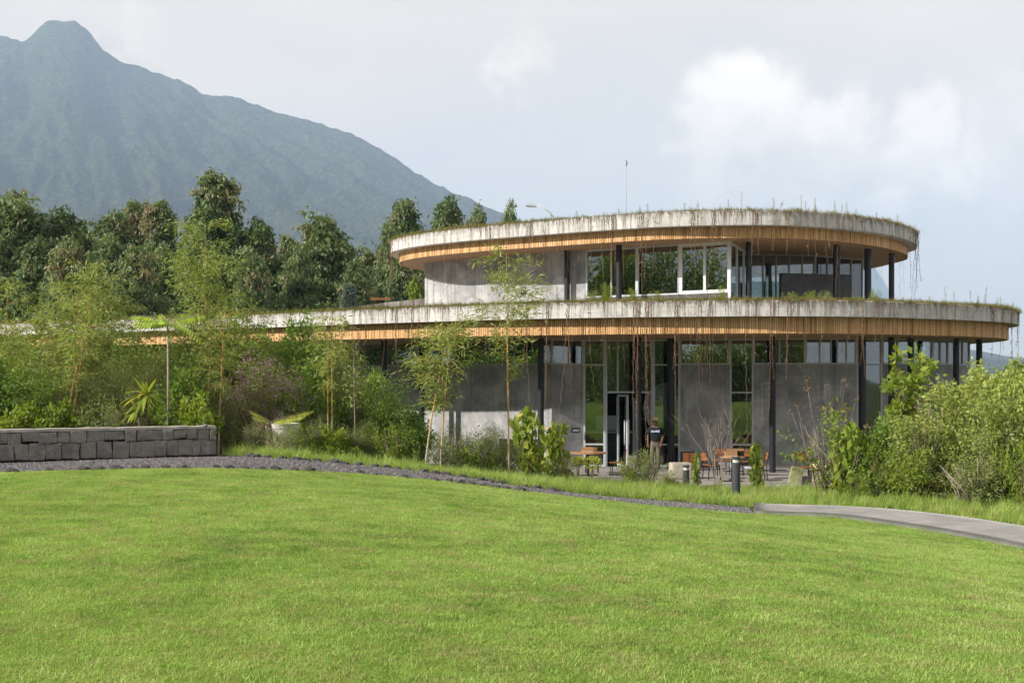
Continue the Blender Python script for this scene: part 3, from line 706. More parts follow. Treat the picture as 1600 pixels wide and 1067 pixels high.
# inside: floor, back walls, counter, exhibit panels
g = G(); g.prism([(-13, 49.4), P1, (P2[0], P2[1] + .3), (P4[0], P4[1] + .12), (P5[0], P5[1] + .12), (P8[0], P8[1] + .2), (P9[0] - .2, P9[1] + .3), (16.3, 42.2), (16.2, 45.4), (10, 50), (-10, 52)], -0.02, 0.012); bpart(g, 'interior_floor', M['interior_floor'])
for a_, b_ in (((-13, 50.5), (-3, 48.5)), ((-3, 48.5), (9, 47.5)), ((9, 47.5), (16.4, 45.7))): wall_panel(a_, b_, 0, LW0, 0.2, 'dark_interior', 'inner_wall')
g = G(); g.box((3.6, 42.3, 0.55), (1.7, 0.6, 1.1)); bpart(g, 'reception_counter', M['grey_panel'])
g = G(); g.box((3.6, 41.97, 1.12), (1.8, 0.7, 0.05)); g.box((3.55, 41.95, 1.45), (0.9, 0.03, 0.55)); bpart(g, 'counter_top', M['pale_panel'])
g = G(); k = 24
g.poly([(5.75 + 0.95 * math.cos(2 * math.pi * i / k), 41.6, 2.0 + 0.95 * math.sin(2 * math.pi * i / k)) for i in range(k)] + [(5.75 + 0.95 * math.cos(2 * math.pi * i / k), 41.7, 2.0 + 0.95 * math.sin(2 * math.pi * i / k)) for i in range(k)],
       [tuple(range(k)), tuple(range(2 * k - 1, k - 1, -1))] + [(i, k + i, k + (i + 1) % k, (i + 1) % k) for i in range(k)])
ex = bpart(g, 'exhibit_disc', M['pale_panel'])
g = G(); g.lathe([(0.16, 0), (0.16, 0.02)], k=18); o = g.build('printed_dot', M['green_print'], ex); o.location = (5.35, 41.598, 2.2); o.rotation_euler = (math.pi / 2, 0, 0)
g = G(); g.poly([(5.0, 41.59, 1.0), (6.5, 41.59, 1.0), (6.6, 41.59, 2.0), (6.1, 41.59, 1.9), (5.6, 41.59, 1.45), (5.15, 41.59, 1.55)] + [(5.0, 41.597, 1.0), (6.5, 41.597, 1.0), (6.6, 41.597, 2.0), (6.1, 41.597, 1.9), (5.6, 41.597, 1.45), (5.15, 41.597, 1.55)], [(0, 1, 2, 3, 4, 5), (11, 10, 9, 8, 7, 6)]); g.build('printed_hill', M['green_print'], ex)
# small dark wall sign with an illegible pale plate
sgn = P(899.5, 672, 39.72); a, d, n, L = seg_frame(P3, P4); rz = math.atan2(d.y, d.x)
g = G(); g.box((sgn.x, sgn.y, sgn.z), (0.32, 0.05, 0.165), rz); so = bpart(g, 'wall_sign', M['black_steel'])
g = G(); g.box((sgn.x + n.x * .028, sgn.y + n.y * .028, sgn.z - 0.005), (0.25, 0.012, 0.075), rz, taper=0.86); g.build('sign_plate', M['aluminium'], so)
# black steel columns
def column(px, d, z0, z1, r=0.105):
    x = (px - 800) / F * d; g = G(); g.lathe([(r * 1.0, z0), (r, z1)], (x, d, 0), 14); g.box((x, d, z0 + 0.008), (r * 3.2, r * 3.2, 0.016)); return bpart(g, 'column', M['black_steel'])
for px, d in ((300, 47), (470, 45), (600, 41.0), (659, 41.3), (845, 38.7), (997, 37.6), (1048, 38.9), (1207, 37.3), (1348, 37.2), (1393, 37.9), (1423, 38.4), (1494, 39.0), (1530, 40.1)):
    column(px, d, -0.02, LW0 + 0.03, 0.105 if px != 1048 else 0.13)
# upper storey
U0 = (-3.45, 45.0); U1 = (-0.6, 42.4); U2 = (2.62, 40.45); U3 = (7.25, 37.75); U4 = (8.7, 41.6); U5 = (11.2, 42.0); U6 = (13.4, 43.4); U7 = (13.6, 46.5); U8 = (11.0, 49.5); U9 = (7.5, 50)
UB = LZ1 - 0.15
wall_panel(U0, U1, UB, UW0 + .02); wall_panel(U1, U2, UB, UW0 + .02); wall_panel((-2.9, 49), U0, UB, UW0 + .02)
wall_panel(U2, U3, UB, 5.93, 0.3, 'ledge_concrete', 'sill_curb')
m_ = [U2, lerp2(U2, U3, .37), lerp2(U2, U3, .66), U3]
window(m_[0], m_[1], 5.935, UW0 + .02, (.5,), (), fw=0.06)
window(m_[1], m_[2], 5.935, UW0 + .02, (), (), fw=0.05)
window(m_[2], m_[3], 5.935, UW0 + .02, (.5,), (), fw=0.11, mat_='white_frame')
window(U3, U4, UB, UW0 + .02, (.35, .7), (), fw=0.08, mat_='white_frame')
for a_, b_, vd in ((U4, U5, (.2, .4, .6, .8)), (U5, U6, (.25, .5, .75)), (U6, U7, (.33, .66))):
    window(a_, b_, UB, UW0 + .02, vd, fw=0.05)
for a_, b_, vd in ((U7, U8, (.5,)), (U8, U9, (.5,))):
    window(a_, b_, UB, UW0 + .02, vd, fw=0.07)
wall_panel((7.4, 50), (8.6, 45.5), UB, UW0, 0.15, 'pale_panel', 'inner_wall')
wall_panel((-3, 48.8), (7.4, 50), UB, UW0, 0.2, 'dark_interior', 'inner_wall')  # near-black core walls, added to make the left upper windows look dark
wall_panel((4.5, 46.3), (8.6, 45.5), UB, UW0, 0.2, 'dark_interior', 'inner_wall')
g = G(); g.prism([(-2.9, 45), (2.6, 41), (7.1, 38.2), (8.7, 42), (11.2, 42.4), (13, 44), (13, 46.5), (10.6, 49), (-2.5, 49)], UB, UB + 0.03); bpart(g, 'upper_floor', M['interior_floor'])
ll = G(); q0 = P(1221, 430, 39.9); q1 = P(1331, 436, 40.6)
o = wall_panel((q0.x, q0.y), (q1.x, q1.y), UB, 6.78, 0.18, 'grey_panel', 'terrace_screen_wall'); o['label'] = 'dark grey screen wall in front of the upper glass'
# white curtains behind the glass return
for i, (x, y) in enumerate(((7.62, 39.2), (7.78, 39.7), (7.95, 40.3), (9.6, 42.6))):
    g = G(); pts = [(x + 0.22 * t / 10, y + 0.06 * math.sin(t * 2.4) + 0.4 * t / 10) for t in range(11)]
    g.poly([(p[0], p[1], UB + .06) for p in pts] + [(p[0], p[1], UW0) for p in pts], [(j, j + 1, 11 + j + 1, 11 + j) for j in range(10)]); bpart(g, 'curtain', M['pale_panel'])
for px, d, r in ((886, 40.6, .10), (967, 38.9, .10), (1170, 38.1, .10), (1307, 38.9, .12), (1356, 40.1, .12), (1393, 41.6, .10)):
    column(px, d, UB, UW0 + 0.03, r)
# low parapet to the left of the upper storey
g = G(); A = [P(563, 478, 44.5), P(600, 473, 45.0), P(664, 466, 45.3)]
for i in range(2):
    a_, b_ = A[i], A[i + 1]; g.poly([(a_.x, a_.y, UB), (b_.x, b_.y, UB), (b_.x, b_.y, b_.z), (a_.x, a_.y, a_.z), (a_.x, a_.y + .3, UB), (b_.x, b_.y + .3, UB), (b_.x, b_.y + .3, b_.z), (a_.x, a_.y + .3, a_.z)],
           [(0, 1, 2, 3), (7, 6, 5, 4), (3, 2, 6, 7), (0, 3, 7, 4), (1, 5, 6, 2)])
bpart(g, 'parapet', M['slab_concrete'])
g = G(); q = P(595, 468, 46); g.box((q.x, q.y, q.z + .02), (0.8, 0.5, 0.06)); bpart(g, 'roof_hatch', M['rust_wood'])

# terrace in front of the entrance
g = G(); ter = catmull([(0.4, 39.9), (0.2, 36.5), (1.4, 34.4), (3.6, 33.2), (6.5, 32.4), (9.3, 31.7), (11.3, 32.2), (12.6, 34), (12.8, 39.0)], 60)
g.prism([tuple(p) for p in ter] + [(11.75, 38.9), (9.9, 38.9), (8.3, 39.3), (5.87, 39.9), (2.5, 40.1), (1.3, 39.8)], -0.3, 0.0)
tag(g.build('terrace', M['terrace_paving']), 'grey-brown paved terrace in front of the entrance', kind='structure')
# ------------------------------------------------------------------ foliage builders
def unit(v): return v / np.maximum(np.linalg.norm(v, axis=-1, keepdims=True), 1e-9)
def leaf_quads(pos, axis_, size, ratio=0.4, r=None, fold=0.15, flat=None):
    """rhombic leaves: base at pos, pointing along axis_; returns V, F"""
    r = r or rng; n = len(pos); a = unit(axis_)
    h = r.normal(size=(n, 3)) if flat is None else r.normal(size=(n, 3)) * (1 - flat) + np.array([0, 0, 1.0]) * flat
    side = unit(np.cross(a, h)); nor = np.cross(side, a)
    size = np.broadcast_to(np.asarray(size, float), (n,))[:, None]
    mid = pos + a * size * 0.45 + nor * size * fold * 0.5; w_ = side * size * ratio * 0.5
    V = np.stack([pos, mid - w_, pos + a * size, mid + w_], 1).reshape(-1, 3)
    return V, np.arange(4 * n).reshape(n, 4)
def foliage(name, parts, mat_, tint):
    V = np.concatenate([p[0] for p in parts]); k = 0; Fs = []
    for v, f in parts: Fs.append(f + k); k += len(v)
    return mesh_np(name, V, np.concatenate(Fs), tint), mat_
def sphere_pts(n, r): return unit(r.normal(size=(n, 3)))

def euca_meshes(seed, H, Rw, nclump, leaf, per):
    """trunk + limbs mesh, crown mesh of drooping leaf clumps"""
    r = np.random.default_rng(seed); rr = random.Random(seed); g = G()
    lean = r.normal(size=2) * 0.03 * H; tr = []
    for i in range(9):
        t = i / 8; tr.append(Vector((lean[0] * t * t + 0.12 * math.sin(3 * t + seed), lean[1] * t * t + 0.12 * math.cos(2.3 * t + seed), H * 0.93 * t)))
    g.tube(tr, [H * 0.013 * (1 - 0.85 * i / 8) + 0.015 for i in range(9)], 7)
    cen = []; rad = []; ctn = []; sub = []
    nsub = rr.randint(30, 38); tw_ = rr.uniform(0, 6)
    for k in range(nsub):                                   # foliage masses carried on the limbs
        t = 1.0 - 0.80 * ((k + rr.random() * .8) / nsub) ** .9; env = Rw * (1.15 * max(0, 1.0 - t) ** .62 + .06) * (.75 + .35 * math.sin(7 * t + tw_)); a = k * 2.4 + rr.uniform(-.6, .6)
        q = env * rr.uniform(.15, 1.0); b = tr[min(8, int(t * 8))]; sub.append((b.x + q * math.cos(a), b.y + q * math.sin(a), H * t - .25 * q, Rw * (.17 + .26 * max(0, 1 - t) ** .5) * rr.uniform(.65, 1.25), rr.gauss(0, .13)))
    for i in range(nclump):
        sx_, sy_, sz_, sr, lt = sub[i % nsub]
        cen.append((sx_ + rr.gauss(0, .50) * sr, sy_ + rr.gauss(0, .50) * sr, sz_ + rr.gauss(0, .62) * sr - .2 * sr * rr.random())); rad.append(rr.uniform(.18, .45)); ctn.append(lt)
    cen = np.array(cen)
    for sb in sub[::2]:
        c = Vector(sb[:3]); t = max(0.12, c.z / H - 0.16 - 0.1 * rr.random()); b = tr[min(8, int(t * 8))]
        mid = b.lerp(c, 0.5) + Vector((0, 0, -0.02 * H)); g.tube([b, mid, c], [H * 0.0045, H * 0.003, H * 0.0012], 4)
    pos = []; ax = []; tint = []
    for c, ra, lt in zip(cen, rad, ctn):
        n = per; d = sphere_pts(n, r); rd = r.random(n)[:, None] ** 0.45
        p = c + r.normal(size=(n, 3)) * ra * np.array([.55, .55, .5]) + np.array([0, 0, -.35]) * rd * ra; pos.append(p)
        ax.append(d * 0.5 + np.array([0, 0, -0.75]) + r.normal(size=(n, 3)) * 0.35)
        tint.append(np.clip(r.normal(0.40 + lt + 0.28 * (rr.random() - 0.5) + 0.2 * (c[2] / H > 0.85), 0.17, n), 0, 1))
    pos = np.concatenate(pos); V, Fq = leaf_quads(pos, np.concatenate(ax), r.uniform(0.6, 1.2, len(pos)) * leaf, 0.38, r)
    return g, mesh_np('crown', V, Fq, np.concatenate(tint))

def shrub_meshes(seed, H, Rw, nstem, nclump, per, leaf, ratio=0.45, top=0.0, spread=1.0, clump_r=0.22, gap=0.0, hang=0.0, stem_r=1.0):
    r = np.random.default_rng(seed); rr = random.Random(seed); g = G(); tips = []
    for i in range(nstem):
        a = rr.uniform(0, 6.283); q = Rw * spread * math.sqrt(rr.random()) * 0.85; z = H * rr.uniform(0.6, 0.97) * (1 - 0.25 * (q / Rw) ** 2)
        p0 = Vector((0.12 * Rw * rr.gauss(0, 1), 0.12 * Rw * rr.gauss(0, 1), -0.05)); p2 = Vector((q * math.cos(a), q * math.sin(a), z)); p1 = p0.lerp(p2, 0.5) + Vector((rr.gauss(0, .08) * Rw, rr.gauss(0, .08) * Rw, 0.06 * H))
        g.tube([p0, p1, p2], [(0.018 + 0.004 * H) * stem_r, (0.012 + .002 * H) * stem_r, 0.005 * stem_r], 4); tips.append(p2)
    cen = []
    while len(cen) < nclump:
        d = r.normal(size=3); d /= np.linalg.norm(d); q = r.random() ** 0.4
        c = d * q * np.array([Rw, Rw, H * 0.5]) + np.array([0, 0, H * 0.5])
        lob = 0.78 + 0.22 * math.sin(4 * math.atan2(d[1], d[0]) + seed) + 0.16 * math.sin(5 * d[2] + seed * 1.7)
        c[:2] *= lob; c[2] = 0.06 * H + (c[2] - 0.06 * H) * (0.85 + 0.15 * lob)
        if gap and mnoise.noise(Vector(c * 1.6 / max(Rw, .4)) + Vector((seed, 0, 0))) < -gap: continue
        cen.append(c)
    pos = []; ax = []; tint = []
    for c in cen:
        cr = clump_r * rr.uniform(0.6, 1.35) * min(Rw, H); d = sphere_pts(per, r); p = c + d * (r.random(per)[:, None] ** 0.5) * cr; pos.append(p)
        ax.append(d * 0.7 + np.array([0, 0, 0.15 - hang - 0.3 * rr.random()]) + r.normal(size=(per, 3)) * 0.45)
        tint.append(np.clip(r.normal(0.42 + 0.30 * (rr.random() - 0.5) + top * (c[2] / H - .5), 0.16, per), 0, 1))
    pos = np.concatenate(pos); pos[:, 2] = np.maximum(pos[:, 2], 0.02)
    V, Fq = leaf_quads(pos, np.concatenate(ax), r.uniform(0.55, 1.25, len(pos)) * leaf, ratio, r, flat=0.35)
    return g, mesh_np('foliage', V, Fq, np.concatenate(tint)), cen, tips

def bamboo_meshes(seed, H, ncl, lean, spread, leaf=0.17, start=0.35, dens=1.0, blen=0.75):
    r = np.random.default_rng(seed); rr = random.Random(seed); culms = []; pos = []; ax = []; tint = []; tw = G()
    for k in range(ncl):
        h = H * (1.0 if k == 0 else rr.uniform(0.55, 0.92)); a = rr.uniform(0, 6.283); b = Vector((spread * rr.gauss(0, 1), spread * rr.gauss(0, 1), -0.05)) if k else Vector((0, 0, -0.05))
        lx = lean[0] * h / H + 0.05 * h * rr.gauss(0, 1) * (k > 0); ly = lean[1] + 0.05 * h * rr.gauss(0, 1) * (k > 0)
        pts = [b + Vector((lx * (t ** 1.4), ly * (t ** 1.4), h * t)) for t in [i / 14 for i in range(15)]]
        g = G(); g.tube(pts, [0.027 * (1 - 0.8 * i / 14) * (0.8 if k else 1) for i in range(15)], 6); culms.append(g)
        z = h * start * rr.uniform(.85, 1.1)
        while z < h:
            t = z / h; f = t * 14; i = min(13, int(f)); p = pts[i].lerp(pts[i + 1], f - i)
            for j in range(rr.choice((2, 3, 3))):
                a = rr.uniform(0, 6.283); L = blen * (0.35 + 0.65 * math.sin(math.pi * min(1, (1.03 - t) / (1.03 - start)) ** 0.75)) * rr.uniform(0.5, 1.2); up = rr.uniform(0.15, 0.9)
                q1 = p + Vector((math.cos(a) * L * .5, math.sin(a) * L * .5, L * up * .45)); q2 = p + Vector((math.cos(a) * L, math.sin(a) * L, L * (up * .55 - 0.12)))
                tw.tube([p, q1, q2], [0.006, 0.004, 0.002], 3, cap=False)
                n = max(6, int(52 * L * dens)); s = r.random(n) ** 0.7; P_ = np.array(p); Q1 = np.array(q1); Q2 = np.array(q2)
                c = ((1 - s) ** 2)[:, None] * P_ + (2 * s * (1 - s))[:, None] * Q1 + (s ** 2)[:, None] * Q2
                c += r.normal(size=(n, 3)) * 0.075 * (0.4 + L); pos.append(c)
                ax.append(np.array([math.cos(a), math.sin(a), -0.25]) * 0.8 + r.normal(size=(n, 3)) * 0.6); tint.append(np.clip(r.normal(0.45 + 0.2 * (rr.random() - .5), 0.18, n), 0, 1))
            z += 0.17 * rr.uniform(0.75, 1.25)
    pos = np.concatenate(pos); V, Fq = leaf_quads(pos, np.concatenate(ax), r.uniform(0.6, 1.2, len(pos)) * leaf, 0.17, r)
    return culms, tw, mesh_np('foliage', V, Fq, np.concatenate(tint))

# ------------------------------------------------------------------ eucalyptus belt behind the building
EU = []
for s, (H, Rw, n, lf, per) in enumerate(((17, 3.2, 1150, 0.36, 42), (14, 2.8, 1050, 0.35, 42), (13, 3.1, 1100, 0.35, 42), (15, 2.5, 1000, 0.35, 42), (11, 3.1, 1050, 0.33, 42))):
    g, me = euca_meshes(100 + s, H, Rw, n, lf, per); EU.append((H, g, me))
EUT = [e[1].build('trunk_source', M['bark_pale']) for e in EU]
for o in EUT: COL.objects.unlink(o)
def euca(px, top, d, var, wide, label, rot=None):
    H0 = EU[var][0]; tz = CAMZ + (HZ - top) / F * d; k = tz / H0; x = (px - 800) / F * d
    t = empty('eucalyptus_tree', (x, d, -0.06), R.uniform(0, 6.28) if rot is None else rot, label, 'tree', 'eucalyptus belt behind the building')
    t.scale = (k * wide * 1.18, k * wide * 1.18, k)
    o = bpy.data.objects.new('trunk', EUT[var].data); link(o, t); obj('crown', EU[var][2], M['euca_leaf'], t)
for a in ((18, 318, 66, 4, 1.15, 'broad dark eucalyptus at the left edge of the tree belt'),
          (62, 352, 72, 1, .9, 'eucalyptus partly behind the broad left-edge tree'),
          (98, 340, 68, 1, .85, 'narrow green eucalyptus second along the belt from the left edge'),
          (140, 362, 74, 2, .9, 'low rounded eucalyptus behind the feathery left bamboo'),
          (163, 333, 66, 3, .95, 'reddish-topped eucalyptus behind the left bamboo'),
          (180, 385, 62, 4, .75, 'short bushy eucalyptus low in the left of the belt'),
          (206, 320, 78, 3, .75, 'thin eucalyptus with a gap of mountain beside it'),
          (248, 315, 70, 0, .78, 'tall brownish eucalyptus left of the tallest tree'),
          (288, 338, 74, 1, .8, 'eucalyptus just left of the tallest tree'),
          (245, 398, 60, 4, .62, 'small round eucalyptus low before the brownish one'),
          (345, 274, 66, 0, .92, 'tallest eucalyptus with a small tuft at its tip'),
          (392, 372, 70, 2, .75, 'eucalyptus right of the tallest tree'),
          (428, 354, 66, 1, .9, 'eucalyptus with a pale leaning trunk in the middle of the belt'),
          (462, 372, 76, 3, .7, 'slim eucalyptus between two fuller ones'),
          (508, 343, 64, 2, .98, 'full pointed eucalyptus nearest the upper roof'),
          (548, 388, 70, 1, .8, 'eucalyptus sloping away from the full pointed one'),
          (585, 398, 74, 2, .8, 'dark eucalyptus left of the upper roof tip'),
          (612, 365, 72, 4, .55, 'low eucalyptus peeping over the upper roof tip'),
          (641, 320, 80, 3, .8, 'slender pointed eucalyptus over the left of the upper roof'),
          (678, 319, 78, 1, .85, 'rounded eucalyptus over the left of the upper roof'),
          (755, 334, 92, 2, .5, 'small treetop above the upper roof before the mountain slope'),
          (797, 333, 95, 4, .35, 'small dark treetop above the upper roof near the street lamp'),
          (-60, 330, 70, 2, 1.1, 'eucalyptus mostly outside the left edge of the picture'),
          (630, 402, 62, 2, .8, 'shaded eucalyptus under the left tip of the upper roof'),
          (480, 398, 58, 2, .75, 'bushy young eucalyptus before the middle of the belt'),
          (310, 385, 58, 4, .8, 'bushy young eucalyptus behind the tall bamboo'),
          (120, 384, 56, 2, .85, 'bushy young eucalyptus behind the left bamboo tip'),
          (398, 405, 56, 4, .8, 'low bushy eucalyptus right of the tall bamboo'),
          (568, 415, 57, 1, .85, 'low bushy eucalyptus above the roof parapet'),
          (42, 378, 57, 1, .9, 'low bushy eucalyptus at the left edge'),
          (215, 392, 55, 2, .8, 'low bushy eucalyptus behind the palm-like sapling')):
    euca(*a)
# bluish conifer
q = P(546, 446, 54); t = empty('conifer', (q.x, 54, 2.2), 0, 'small blue-green conifer before the eucalyptus belt', 'tree')
r_ = np.random.default_rng(5); g = G(); hh = q.z - 2.2; g.tube([(0, 0, -2.3), (0, 0, hh)], [.1, .02], 6); g.build('trunk', M['bark_brown'], t)
n = 5000; zz_ = r_.random(n) ** 1.3; a_ = r_.random(n) * 6.283; rad_ = (1 - zz_) * 1.15 * (0.5 + 0.5 * r_.random(n)) + .05
pos = np.stack([rad_ * np.cos(a_), rad_ * np.sin(a_), zz_ * hh - 0.15 * rad_], 1); V, Fq = leaf_quads(pos, np.stack([np.cos(a_), np.sin(a_), -0.1 + 0 * a_], 1) + r_.normal(size=(n, 3)) * .3, 0.26, .3, r_)
obj('crown', mesh_np('crown', V, Fq, r_.random(n)), M['pine_leaf'], t)

# woodland behind the viewer and far to the left: it is what the glass mirrors
def wood(name, spots, label, seed):
    r = np.random.default_rng(seed); pos = []; ax = []; tn = []
    for (x, y, h, w_) in spots:
        n = int(1500 * h * w_ / 10); d = sphere_pts(n, r) * (r.random(n)[:, None] ** .4)
        c = np.array([x, y, h * .5]) + d * np.array([w_, w_, h * .5]) * (0.8 + .35 * r.random((n, 1))); pos.append(c); ax.append(d + r.normal(size=(n, 3)) * .5); tn.append(np.clip(r.normal(.55, .2, n), 0, 1))
    pos = np.concatenate(pos); V, Fq = leaf_quads(pos, np.concatenate(ax), r.uniform(.22, .5, len(pos)), .6, r)
    tag(obj(name, mesh_np(name, V, Fq, np.concatenate(tn)), M['shrub_leaf']), label, 'woodland', kind='stuff')
sp = [(-46 + 3.1 * i + R.uniform(-1, 1), -48 - R.uniform(0, 12), R.uniform(6.5, 11) if i < 19 else R.uniform(3.0, 4.2), R.uniform(2.4, 3.6)) for i in range(36)]
sp += [(-62 - R.uniform(0, 12), -46 + 3.0 * i, R.uniform(15, 21), R.uniform(2.6, 4)) for i in range(26)]
wood('woodland', sp, 'green woodland mirrored in the windows', 17)

# ------------------------------------------------------------------ dry stone wall
wall = empty('stone_wall', tuple(P(170, 713, 22.7)), 0, 'low curved wall of dark lava stones at the left edge of the lawn', 'wall')
WL = catmull([(-16.0, 18.6), (-12.8, 20.15), (-9.74, 21.65), (-8.0, 22.62), (-6.12, 23.55)], 200)
ws = np.concatenate([[0], np.cumsum(np.linalg.norm(np.diff(WL, axis=0), axis=1))]); WLEN = ws[-1]
i0 = np.argmin(np.abs(WL[:, 0] + 9.74)); S0 = ws[i0]
def wpt(s): return np.array([np.interp(s, ws, WL[:, 0]), np.interp(s, ws, WL[:, 1])])
WB = 1.47
def crop2s(c): return S0 + c / 1505.0 * (WLEN - S0)          # photo crop column -> distance along the wall
def stone(s0, s1, z0, z1, seed):
    """one rough-hewn block following the wall"""
    r = np.random.default_rng(seed); a = wpt(s0 + .001); b = wpt(s1 - .001); d = (b - a); L = np.linalg.norm(d); d /= L; n = np.array([d[1], -d[0]]); c = (a + b) / 2
    bm = bmesh.new(); bmesh.ops.create_cube(bm, size=1.0)
    bmesh.ops.bevel(bm, geom=bm.edges[:], offset=0.05, segments=2, affect='EDGES', profile=0.55)
    bmesh.ops.subdivide_edges(bm, edges=[e for e in bm.edges if e.calc_length() > 0.5], cuts=3, use_grid_fill=True)
    proud = r.uniform(-0.012, 0.022); off = Vector((seed * 3.1, seed * 1.7, 0))
    for v in bm.verts:
        p = Vector((v.co.x * (L - .004), v.co.y * 0.34, v.co.z * (z1 - z0 - .004)))
        p += 0.020 * Vector((mnoise.noise(p * 7 + off), mnoise.noise(p * 7 + off + Vector((9, 0, 0))), mnoise.noise(p * 7 + off + Vector((0, 9, 0)))))
        p += 0.045 * (mnoise.noise(p * 2.5 + off * 2)) * Vector((1, 0.6, 1)) * (0.5)
        w_ = c + d * p.x - n * (p.y * -1 * -1) + n * (proud - 0.17) * 1.0
        v.co = Vector((w_[0], w_[1], (z0 + z1) / 2 + p.z)) - Vector(wall.location)
    me = bpy.data.meshes.new('stone'); bm.to_mesh(me); bm.free(); me.polygons.foreach_set('use_smooth', np.ones(len(me.polygons), bool))
    return obj('stone', me, M['lava_stone'], wall)
topb = [0, 50, 145, 262, 380, 468, 580, 698, 845, 925, 1000, 1108, 1190, 1285, 1360, 1455, 1505]
botb = [0, 98, 192, 304, 408, 535, 645, 756, 880, 960, 1058, 1138, 1222, 1328, 1387, 1505]
for k in range(1, 26): topb.insert(0, topb[0] - R.choice((70, 95, 110, 130))); botb.insert(0, botb[0] - R.choice((90, 100, 110, 125)))
zsplit = WB + 0.325
for i in range(len(topb) - 1):
    s0, s1 = crop2s(topb[i]), crop2s(topb[i + 1])
    if s1 < S0 - 2.2: continue
    stone(s0, s1, zsplit + (0.03 if i % 5 == 2 else 0.0) - (0.05 if i == 26 else 0), WB + 0.545, 300 + i)
for i in range(len(botb) - 1):
    s0, s1 = crop2s(botb[i]), crop2s(botb[i + 1])
    if s1 < S0 - 2.2: continue
    stone(s0, s1, WB, zsplit - 0.004 + (0.05 if i == len(botb) - 2 else 0.0), 500 + i)
def ribbon(name, off0, off1, z0, z1, mat_, s_a, s_b, parent, jit=0.0):
    ss = np.linspace(s_a, s_b, 60); g = G(); vs = []
    for s in ss:
        p = wpt(s); p2 = wpt(min(s + .05, WLEN)); p1 = wpt(max(0, s - .05)); d = (p2 - p1) / np.linalg.norm(p2 - p1); n = np.array([d[1], -d[0]]); j = jit * mnoise.noise(Vector((s * 4, 0, 0)))
        for o, z in ((off0, z0), (off1, z0), (off1, z1 + j), (off0, z1 + j)): q = p + n * o; vs.append(Vector((q[0], q[1], z)) - Vector(parent.location))
    fs = []
    for i in range(59):
        for k in range(4): fs.append((i * 4 + k, i * 4 + (k + 1) % 4, i * 4 + 4 + (k + 1) % 4, i * 4 + 4 + k))
    fs += [(3, 2, 1, 0), (236, 237, 238, 239)]
    g.poly(vs, fs); return g.build(name, mat_, parent)
ribbon('mortar_core', -0.30, -0.06, WB - .1, WB + .53, M['dark_interior'], S0 - 2.2, WLEN - .05, wall)
ribbon('coping', -0.42, 0.012, WB + .547, WB + .597, M['mortar_cap'], S0 - 2.2, WLEN - .01, wall, 0.012)
ribbon('base_ledge', 0.03, 0.16, WB - .12, WB - .03, M['ledge_concrete'], S0 - 2.2, WLEN - .04, wall)
q = P(318, 664, 23.3); g = G(); g.lathe([(.03, 0), (.045, .03), (.02, .07)], k=8)
tag(g.build('pebble', M['lava_stone'], None, (q.x, q.y + .15, WB + .58)), 'small dark pebble lying on top of the stone wall', 'stone')

# lava edging stones on both sides of the gravel
def rock_mesh(seed):
    bm = bmesh.new(); bmesh.ops.create_icosphere(bm, subdivisions=3, radius=1.0); off = Vector((seed * 7.3, seed * 2.1, 0))
    for v in bm.verts:
        p = v.co.copy(); k = 1 + 0.30 * mnoise.noise(p * 1.2 + off) + 0.16 * mnoise.noise(p * 3.1 + off) + 0.08 * mnoise.noise(p * 7 + off); v.co = Vector((p.x * k, p.y * k * .8, p.z * k * .62))
    me = bpy.data.meshes.new('edging_stone'); bm.to_mesh(me); bm.free(); me.materials.append(M['edging_lava']); return me
RK = [rock_mesh(s) for s in range(6)]
def edging(curve, s_a, s_b, step, size, label, group, side=0.0, seed=1, skip=0.0):
    r = random.Random(seed); c = catmull(curve, 600); L = np.concatenate([[0], np.cumsum(np.linalg.norm(np.diff(c, axis=0), axis=1))]); s = s_a; cnt = 0
    while s < s_b:
        x = np.interp(s, L, c[:, 0]); y = np.interp(s, L, c[:, 1]); k = size * r.uniform(.7, 1.3)
        if r.random() > skip:
            o = bpy.data.objects.new('edging_stone', RK[r.randrange(6)]); o.location = (x + r.gauss(0, .03), y + side + r.gauss(0, .04), gz(x, y) + 0.16 * k); o.scale = (k * 1.25, k, k); o.rotation_euler = (r.gauss(0, .2), r.gauss(0, .2), r.uniform(-.5, .5)); link(o)
            tag(o, ORD[cnt] + ' ' + label, 'stone', group); cnt += 1
        s += step * r.uniform(.8, 1.25) * 1.0
edging(GRAVEL_OUT[3:], 0.15, 7.6, 0.25, 0.082, 'dark lava stone from the wall end along the far gravel edge', 'far edging stones', 0.0, 4, .08)
edging(LAWN_EDGE[2:11], 0.2, 10.2, 0.27, 0.075, 'small lava stone from the left bordering the mown lawn', 'lawn-side edging stones', 0.05, 6, .25)

# ------------------------------------------------------------------ scattered grasses and gravel (uncountable)
def tuft(name, seed, n, h, spread, wd, mat_, curl=0.5, k=2):
    r = np.random.default_rng(seed); V = []; Fq = []; T = []
    for i in range(n):
        b = np.append(r.normal(size=2) * spread, -0.01); a = r.random() * 6.283; L = h * r.uniform(.5, 1.15); out = curl * r.uniform(.2, 1.0); d = np.array([math.cos(a), math.sin(a), 0]); s = np.array([-d[1], d[0], 0]) * wd * r.uniform(.6, 1.2); base = len(V); tint = r.random()
        for j in range(k + 1):
            t = j / k; p = b + d * (out * L * t ** 1.8) + np.array([0, 0, L * t * (1 - .35 * out * t)]); w_ = (1 - t ** 1.5) * .5 + .04
            V += [p - s * w_, p + s * w_]
        for j in range(k): Fq.append([base + 2 * j, base + 2 * j + 1, base + 2 * j + 3, base + 2 * j + 2]); T.append(tint)
    o = bpy.data.objects.new(name, mesh_np(name, np.array(V), np.array(Fq), np.array(T))); o.data.materials.append(mat_); return o
